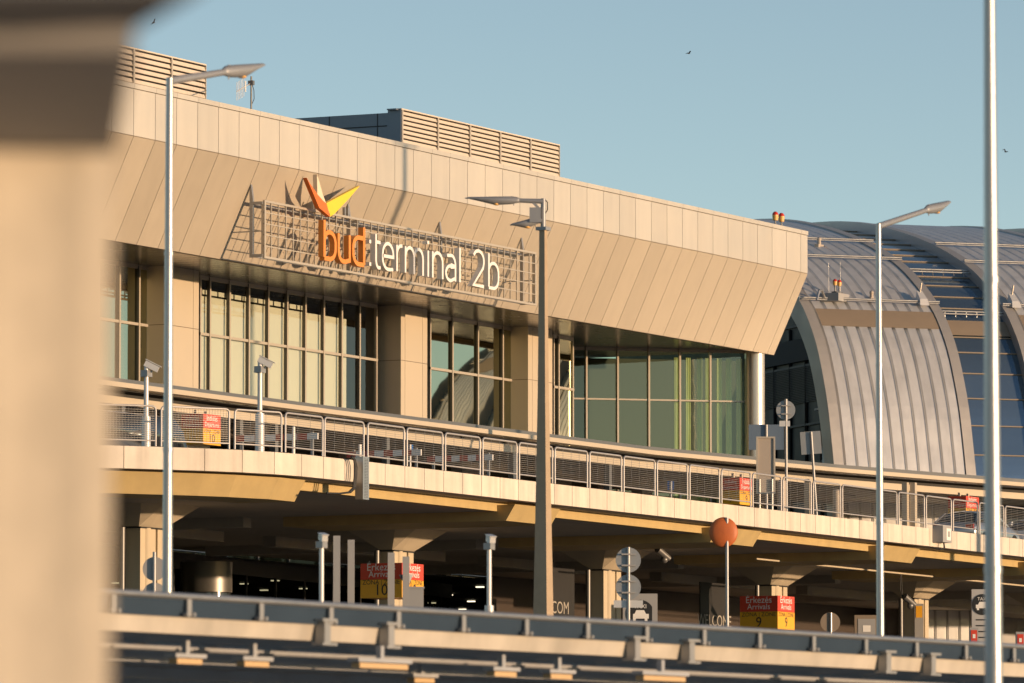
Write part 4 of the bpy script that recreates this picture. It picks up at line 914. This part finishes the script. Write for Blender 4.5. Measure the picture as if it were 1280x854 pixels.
# cars on the deck
def car(px, py_roof, Y, L, m, label, cat='car', van=False):
    """saloon facing +X; px is the middle of its roof"""
    q = onY(px, py_roof, Y); hr = 1.44 if not van else 2.6; z0 = 12.706; x0 = q.x-L/2; t = thing('parked_car', (q.x, Y, z0), label, cat, 'vehicles on the road deck'); hw = .90 if not van else 1.05
    body, cab = MB(), MB()
    if not van: low = [(0,.38,.82,.80),(.02,.30,.95,.86),(.10,.24,1.00,.90),(.5,.24,.97,.90),(.72,.24,.95,.90),(.92,.26,.82,.87),(.98,.32,.70,.78),(1,.40,.62,.66)]; cabp = [(.04,.97,.98,.80),(.17,.97,1.36,.60),(.27,.97,1.43,.58),(.45,.97,1.44,.58),(.55,.97,1.36,.60),(.70,.94,.96,.80)]
    else: low = [(0,.4,1.3,1.0),(.02,.3,1.4,1.05),(.9,.3,1.4,1.05),(.97,.3,1.2,1.03),(1,.4,.9,.95)]; cabp = [(.0,1.38,1.45,1.0),(.02,1.38,2.55,.98),(.80,1.38,2.6,.98),(.90,1.38,2.2,.96),(.97,1.2,1.25,.98)]
    def loft(mb, secs, f):
        vs = []; 
        for s in secs: vs += f(s)
        n = len(vs)//len(secs)
        mb.quadmesh(vs, [(j*n+k, j*n+(k+1)%n, (j+1)*n+(k+1)%n, (j+1)*n+k) for j in range(len(secs)-1) for k in range(n)] + [tuple(range(n-1,-1,-1)), tuple(range((len(secs)-1)*n, len(secs)*n))], True)
    loft(body, low, lambda s: [(x0+s[0]*L, Y+yy*s[3], z0+zz) for yy, zz in ((-.9,s[1]),(-1,s[1]+.15),(-1,s[2]-.16),(-.93,s[2]-.02),(-.6,s[2]+.015),(.6,s[2]+.015),(.93,s[2]-.02),(1,s[2]-.16),(1,s[1]+.15),(.9,s[1]))])
    b = body.build('body', m, t)
    loft(cab, cabp, lambda s: [(x0+s[0]*L, Y+yy, z0+zz) for yy, zz in ((-hw*.93,s[1]-.03),(-s[3]-.06,s[2]-.07),(-s[3]*.8,s[2]-.01),(s[3]*.8,s[2]-.01),(s[3]+.06,s[2]-.07),(hw*.93,s[1]-.03))])
    cab.build('greenhouse', M['carglass'], b)
    rf = MB(); R_ = [c for c in cabp if c[2] > 1.3]
    vs = []
    for s in R_: vs += [(x0+s[0]*L, Y-s[3]-.03, z0+s[2]-.045), (x0+s[0]*L, Y-s[3]*.8, z0+s[2]+.005), (x0+s[0]*L, Y, z0+s[2]+.03), (x0+s[0]*L, Y+s[3]*.8, z0+s[2]+.005), (x0+s[0]*L, Y+s[3]+.03, z0+s[2]-.045)]
    rf.quadmesh(vs, [(j*5+k, j*5+k+1, (j+1)*5+k+1, (j+1)*5+k) for j in range(len(R_)-1) for k in range(4)], True); rf.build('roof', m, b, fix=False)
    pl = MB()
    for s in (-1,1):
        ymid = lambda c: Y+s*(c[3]+.085)
        for i in ((0,1),(4,5)) if not van else ():
            a, c = cabp[i[0]], cabp[i[1]]; pl.bar((x0+a[0]*L, Y+s*(a[3]+.05 if a[2]>1.2 else hw*.92), z0+a[2]-.02), (x0+c[0]*L, Y+s*(c[3]+.05 if c[2]>1.2 else hw*.92), z0+c[2]-.02), .06, .06)
        if not van: pl.bar((x0+.40*L, Y+s*.86, z0+.95), (x0+.41*L, Y+s*.66, z0+1.38), .07, .05)
    if not van: pl.build('window_pillars', m, b)
    for wx in (.19, .81):
        for s in (-1,1):
            w = MB(); yc = Y+s*(hw-.11); w.tube((x0+wx*L,yc-.11,z0+.32),(x0+wx*L,yc+.11,z0+.32), .32, .32, 24); wo = w.build('wheel', M['rubber'], t)
            w = MB(); w.tube((x0+wx*L,yc+s*.10,z0+.32),(x0+wx*L,yc+s*.12,z0+.32), .21, .20, 16); w.build('rim', M['galv'], wo)
    for s in (-1,1):
        w = MB(); w.obox((x0+.005*L, Y+s*hw*.72, z0+.80), (.03,0,0), (0,.16,0), (0,0,.09)); w.build('tail_lamp', M['redlamp'], t)
        w = MB(); w.obox((x0+.965*L, Y+s*hw*.68, z0+.66), (.07,0,0), (0,.14,0), (0,0,.07)); w.build('headlight', M['whitemetal'], t)
        w = MB(); w.ball((x0+.66*L, Y+s*(hw+.10), z0+1.0), .09, .10, .07); w.build('wing_mirror', m, t)
    return t
car(1222, 640, 88.0, 4.75, M['carsilver'], 'silver saloon car on the deck behind the railing at the right')
car(1303, 655, 88.0, 4.4, M['carwhite'], 'white car at the right edge, only its tail in the picture')
car(146, 525, 98.5, 6.2, M['carwhite'], 'white high-roofed van on the deck behind the left railing', 'van', True)
# stuff under the deck
def taxi(px, py, Y, rr, label, w, h, pale):
    q = onY(px, py, Y); t = thing('taxi_sign', (q.x, Y, 6), label, 'taxi sign', 'taxi pylons'); n = tocam
    mb = MB(); zc = q.z; top = zc+rr*1.45; mb.obox((q.x,Y,(6+top)/2), RGT*w/2, tocam*.12, (0,0,(top-6)/2)); mb.build('pylon', M['panelgrey'] if not pale else M['facade_light'], t)
    c = Vector((q.x,Y,zc))+tocam*.125; mb = MB(); disc(mb, c, rr, tocam, .01); mb.build('roundel', M['black'], t)
    mb = MB(); c2 = c+tocam*.008; text('TAXI', rr*.42, c2+Vector((0,0,rr*.40)), RGT, (0,0,1), mb)
    for (x, z, a, b) in ((0,-.14,.62,.13),(0,-.30,.62,.05)): mb.obox(c2+RGT*x*rr+Vector((0,0,z*rr)), RGT*a*rr, tocam*.003, (0,0,b*rr))
    mb.prism([c2+RGT*(-.42*rr)+Vector((0,0,-.02*rr)), c2+RGT*(.42*rr)+Vector((0,0,-.02*rr)), c2+RGT*(.28*rr)+Vector((0,0,.26*rr)), c2+RGT*(-.28*rr)+Vector((0,0,.26*rr))], tocam*.004)
    for x in (-.42,.42): mb.obox(c2+RGT*x*rr+Vector((0,0,-.44*rr)), RGT*.1*rr, tocam*.003, (0,0,.09*rr))
    mb.build('car_symbol', M['txtwhite'], t)
    if pale:
        mb = MB()
        for k in range(5): mb.obox(c+RGT*.0+Vector((0,0,-rr*1.45-.20*k)), RGT*w*.32, tocam*.003, (0,0,.022))
        mb.build('text_lines', M['black'], t)
taxi(800, 767.5, 84, .44, 'grey taxi pylon with a black car roundel, below the stacked round signs', 1.1, 0, False)
taxi(1227.5, 756, 80, .36, 'tall pale taxi pylon with a black car roundel behind the thick pole', .72, 0, True)
def banner(px, py, Y, body, size, label, lines=1):
    q = onY(px, py, Y); t = thing('welcome_banner', (q.x, Y, 6), label, 'banner'); mb = MB(); wd = size*3.6
    mb.box(q.x-wd*.55, Y, 6, q.x+wd*.55, Y+.05, q.z+size*2.6); mb.build('board', M['dark'], t); mb = MB(); text(body, size, (q.x, Y, q.z), (1,0,0), (0,0,1), mb, .01); mb.build('lettering', M['txtshade'], t, fix=False)  # letters greyed: the shade under the deck put into their colour
banner(893, 783, 96, 'WELCOME', .62, 'dark banner reading WELCOME left of the orange mirror pole')
banner(699, 767, 96, '.COM', .62, 'dark banner ending in white COM letters just right of the concrete lamp')
def smallbox(px, py, Y, w, h, m, face, label, cat, sym=True):
    q = onY(px, py, Y); t = thing('ticket_machine' if cat == 'ticket machine' else 'notice_board', (q.x, Y, 6), label, cat); mb = MB(); mb.obox((q.x,Y,(6+q.z+h/2)/2), RGT*w/2, tocam*.12, (0,0,(q.z+h/2-6)/2)); mb.build('housing', m, t)
    mb = MB(); mb.obox(Vector((q.x,Y,q.z))+tocam*.128, RGT*w*.36, tocam*.006, (0,0,h*.36)); mb.build('panel', face, t)
    if sym: mb = MB(); mb.obox(Vector((q.x,Y,q.z))+tocam*.14, RGT*w*.16, tocam*.004, (0,0,h*.12)); mb.build('symbol', M['txtwhite'], t)
smallbox(1217, 795.5, 72, .26, .52, M['panelgrey'], M['signred'], 'slim ticket machine with a red panel left of the thick pole', 'ticket machine')
smallbox(1275, 800.5, 72, .26, .52, M['panelgrey'], M['signred'], 'slim ticket machine with a red panel right of the thick pole', 'ticket machine')
smallbox(1148.5, 765, 91.8, .34, .62, M['panelgrey'], M['signyel'], 'dark notice with a yellow panel on the rightmost column', 'notice', False)
smallbox(1083, 786, 86, .85, .95, M['brownstrip'], M['panelgrey'], 'brown machine with a pale label left of the right lamp pole', 'ticket machine')
p = onY(1038.5, 766, 80); t = thing('traffic_sign', (p.x, 80, 6), 'brownish round sign back on a short pole between column and lamp', 'traffic sign'); mb = MB(); mb.tube((p.x,80,6),(p.x,80,p.z), .045, .045, 10); mb.build('pole', M['galv'], t)
q = onY(1038, 778, 80); mb = MB(); disc(mb, Vector((q.x,80,q.z))-tocam*.06, .32, tocam); mb.build('sign_plate', M['brownstrip'], t)
gc = 'security cameras under the deck'
for px, py, lb in ((822, 694, 'black security camera hanging below the deck above the stacked round signs'), (1130, 752, 'black security camera hanging below the deck beside the rightmost column')):
    q = onY(px, py, 88.4); t = thing('security_camera', (q.x, 88.4, q.z), lb, 'security camera', gc); mb = MB(); mb.tube((q.x-.25,88.4,11.62),(q.x-.15,88.4,q.z+.15), .02, .02, 6); mb.build('bracket', M['cable'], t)
    mb = MB(); mb.tube((q.x-.2,88.3,q.z+.18),(q.x+.25,88.1,q.z-.12), .13, .11, 12); mb.ball((q.x+.1,88.2,q.z-.15), .13); mb.build('housing', M['frame_dark'], t)
    mb = MB(); mb.path([Vector((q.x-.3,88.4,11.6)), Vector((q.x-.35,88.4,q.z+.4)), Vector((q.x-.1,88.4,q.z+.1))], .018, 5); mb.build('cable', M['cable'], t)

# ------------------------------------------------------------------ walkway canopy in the foreground
K0, K1 = onZ(137.5, 740, 4.06), onZ(1221, 805, 4.06); KU = Vector((K1.x-K0.x, K1.y-K0.y, 0)).normalized(); KV = Vector((-KU.y, KU.x, 0))
KB = K0 - KU*8; KL = 46.0
def kp(u, v, z): w = KB+KU*u+KV*v; return Vector((w.x, w.y, z))
def upx(px, v=0.0): q = onP(px, 790, KB+KV*v, KV); return (q-KB).dot(KU)
K = thing('walkway_canopy', (kp(20,3,0)), 'glass and steel walkway canopy seen from below across the foreground', 'canopy')
mb = MB(); mb.tube(kp(0,0,4.06), kp(KL,0,4.06), .032, .032, 12); mb.build('edge_rail', M['galv'], K)
mb = MB(); mb.hexa([kp(0,.03,3.86),kp(KL,.03,3.86),kp(KL,.045,3.86),kp(0,.045,3.86),kp(0,.005,4.04),kp(KL,.005,4.04),kp(KL,.02,4.04),kp(0,.02,4.04)]); mb.build('edge_glass', M['canopy_glass'], K)
mb = MB(); mb.hexa([kp(0,.10,3.70),kp(KL,.10,3.70),kp(KL,.22,3.70),kp(0,.22,3.70),kp(0,.06,3.872),kp(KL,.06,3.872),kp(KL,.22,3.872),kp(0,.22,3.872)]); mb.build('edge_beam', M['canopy_steel'], K)
us = [upx(p) for p in (140,232,324)]; pitch = (us[2]-us[0])/2; k = -5
while us[0]+k*pitch < KL:
    u = us[0]+k*pitch; k += 1
    if u < 0: continue
    m1 = MB(); m1.obox(kp(u,-.02,3.95), KU*.035, KV*.012, (0,0,.085)); m1.obox(kp(u,-.025,3.885), KU*.085, KV*.014, (0,0,.012)); m1.tube(kp(u-.06,-.03,3.885), kp(u-.06,-.06,3.885), .025, .025, 8); m1.tube(kp(u+.05,-.03,3.885), kp(u+.05,-.06,3.885), .02, .02, 8)
    m1.build('glass_clip', M['galv_dull'], K)
for px in (404, 484, 792, 860, 1106, 1162):
    u = upx(px); m1 = MB(); m1.obox(kp(u,.0,3.785), KU*.055, KV*.055, (0,0,.125)); m1.obox(kp(u,-.01,3.905), KU*.13, KV*.075, (0,0,.014)); m1.obox(kp(u,-.01,3.665), KU*.13, KV*.075, (0,0,.014)); m1.build('clamp', M['galv_dull'], K)
mb = MB(); mb.hexa([kp(0,.24,3.80),kp(KL,.24,3.80),kp(KL,15,3.62),kp(0,15,3.62),kp(0,.24,3.83),kp(KL,.24,3.83),kp(KL,15,3.65),kp(0,15,3.65)]); mb.build('roof_sheet', M['canopy_under'], K)
u = us[0]-pitch*3
ra = MB(); k = 0
while u < KL:
    if u > 0: ra.bar(kp(u,.24,3.745), kp(u,14.9,3.57), .07, .10)
    u += pitch; k += 1
ra.build('rafters', M['canopy_dark'], K)
mb = MB()
for v in (2.6, 5.6, 9.0, 12.6): mb.bar(kp(0,v,3.64-v*.012), kp(KL,v,3.64-v*.012), .14, .13)
mb.build('purlins', M['canopy_dark'], K)
for u in (upx(215), upx(215)+13, upx(215)+26):
    if 0 < u < KL: m1 = MB(); m1.tube(kp(u,5.6,0), kp(u,5.6,3.55), .09, .09, 14); m1.build('column', M['galv_dull'], K); m1 = MB(); m1.bar(kp(u,5.6,3.15), kp(u,2.6,3.58), .08, .08); m1.build('brace', M['canopy_dark'], K)
mb = MB(); mb.tube(kp(3,1.4,3.64), kp(KL-3,1.4,3.62), .035, .035, 8); mb.tube(kp(3,4.0,3.60), kp(KL-3,4.0,3.60), .04, .04, 8); mb.build('conduit', M['canopy_dark'], K)
fix = None
gl_ = 'light fittings under the walkway canopy'
for px, py, w, lb in ((232,827,.30,'small sunlit fitting under the canopy, first from the left'), (316,830.5,.30,'small sunlit fitting under the canopy, second from the left'), (475,833,.62,'long sunlit fitting under the canopy below the zone 10 sign'), (526,851,.28,'small sunlit fitting at the bottom edge below the concrete lamp'), (627,843,.30,'small sunlit fitting under the canopy below the camera post'), (697,846,.30,'small sunlit fitting under the canopy below the concrete lamp'), (826,848.5,.62,'long sunlit fitting under the canopy below the taxi pylon')):
    q = onZ(px, py, 3.46); t = thing('canopy_light', (q.x, q.y, q.z), lb, 'canopy light', gl_)
    m1 = MB(); w *= .72; m1.obox(q, KU*w, KV*.05, (0,0,.026)); m1.build('lens', M['fitting'], t)
    m1 = MB(); m1.obox(q+Vector((0,0,.055)), KU*(w+.05), KV*.07, (0,0,.02)); m1.obox(q+Vector((0,0,.14)), KU*.03, KV*.03, (0,0,.065)); m1.build('housing', M['canopy_dark'], t)

# ------------------------------------------------------------------ near concrete pillar (out of focus)
A1, B1 = onZ(141, 190, 2.75), onZ(168, 62, 2.75); t = thing('concrete_pillar', (A1.x, A1.y, 0), 'large blurred concrete pillar and beam at the left edge, very close', 'pillar')
fd = Vector((-.80,.60,0)); bd = Vector((.60,.80,0))
mb = MB(); c = Vector((A1.x,A1.y,0))
mb.prism([c, c+fd*.05-bd*.003, c+fd*.10+bd*.003, c+fd*.15+bd*.003, c+fd*.20-bd*.003, c+fd*1.6, c+fd*1.6+bd*.9, c+bd*.9], (0,0,2.748)); mb.build('shaft', M['fgcon'], t)
lv_ = -RGT*3.0
mb = MB(); a = Vector((A1.x,A1.y,2.75)); b = Vector((B1.x,B1.y,2.75)); f0 = Vector((FWD.x,FWD.y,0)).normalized()
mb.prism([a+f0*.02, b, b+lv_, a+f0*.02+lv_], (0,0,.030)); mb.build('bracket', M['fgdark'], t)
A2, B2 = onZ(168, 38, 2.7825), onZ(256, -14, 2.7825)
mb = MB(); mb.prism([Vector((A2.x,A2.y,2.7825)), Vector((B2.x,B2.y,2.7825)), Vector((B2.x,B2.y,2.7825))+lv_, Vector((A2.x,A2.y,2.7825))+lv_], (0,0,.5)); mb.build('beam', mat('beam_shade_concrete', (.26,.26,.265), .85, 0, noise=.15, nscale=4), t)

# ------------------------------------------------------------------ birds
def bird(px, py, D, s, roll, label):
    d = ray(px, py); p = CAM+d*(D/math.hypot(d.x, d.y)); mb = MB(); f = (RGT*.8+FWD*.5).normalized(); sd = f.cross(Vector((0,0,1))).normalized(); u = Vector((0,0,1))
    mb.ball(p, .0001) if False else None
    secs = [(-.30,.01),(-.15,.06),(.05,.08),(.2,.05),(.28,.015)]; n = 8; vs = [p+f*l*s+(sd*math.cos(2*math.pi*k/n)+u*math.sin(2*math.pi*k/n))*r*s for l, r in secs for k in range(n)]
    mb.quadmesh(vs, [(j*n+k, j*n+(k+1)%n, (j+1)*n+(k+1)%n, (j+1)*n+k) for j in range(len(secs)-1) for k in range(n)], True)
    for sg in (-1,1):
        q = [p+f*.1*s, p+sd*sg*.35*s+u*(.22+roll*sg)*s+f*.14*s, p+sd*sg*.75*s+u*(.10+roll*sg)*s-f*.1*s, p+sd*sg*.35*s+u*(.2+roll*sg)*s-f*.06*s, p-f*.1*s]
        mb.prism(q, u*.012)
    tag(mb.build('bird', M['bird']), label, 'bird', 'birds in the sky')
bird(861, 67, 190, .20, .1, 'tiny dark bird high above the middle of the terminal roof')
bird(1257, 190, 190, .20, -.2, 'tiny dark bird in the sky right of the tall pole')
bird(192, 28.5, 190, .20, .3, 'tiny dark bird beside the blurred concrete beam')

# ------------------------------------------------------------------ light, sky, camera
w = bpy.data.worlds.new('World'); sc.world = w; w.use_nodes = True; N = w.node_tree.nodes; Lk = w.node_tree.links
sky = N.new('ShaderNodeTexSky'); sky.sky_type = 'NISHITA'; sky.sun_disc = False; sky.sun_elevation = EL; sky.sun_rotation = math.pi-AZ
sky.altitude = 0; sky.air_density = .45; sky.dust_density = .10; sky.ozone_density = .44
bg = N['Background']; bg.inputs['Strength'].default_value = .13; Lk.new(sky.outputs[0], bg.inputs['Color'])
sd = Vector((math.sin(AZ)*math.cos(EL), -math.cos(AZ)*math.cos(EL), math.sin(EL)))
ld = bpy.data.lights.new('sun', 'SUN'); ld.energy = 2.75; ld.angle = R(.5); ld.color = (1.0, .67, .40); lo = bpy.data.objects.new('sun', ld); COL.objects.link(lo)
lo.rotation_euler = sd.to_track_quat('Z', 'Y').to_euler()
cam = bpy.data.cameras.new('camera'); cam.sensor_width = 36; cam.lens = F/W*36; cam.clip_start = .2; cam.clip_end = 8000
cam.dof.use_dof = True; cam.dof.focus_distance = 205; cam.dof.aperture_fstop = 4.2
co = bpy.data.objects.new('camera', cam); COL.objects.link(co); co.location = CAM
co.rotation_euler = Matrix((RGT, UPV, -FWD)).transposed().to_euler()
sc.camera = co
sc.view_settings.view_transform = 'Standard'; sc.view_settings.look = 'None'; sc.view_settings.exposure = .95; sc.view_settings.gamma = 1
sc.cycles.max_bounces = 8; sc.cycles.transparent_max_bounces = 12; sc.cycles.sample_clamp_indirect = 4; sc.cycles.use_denoising = True
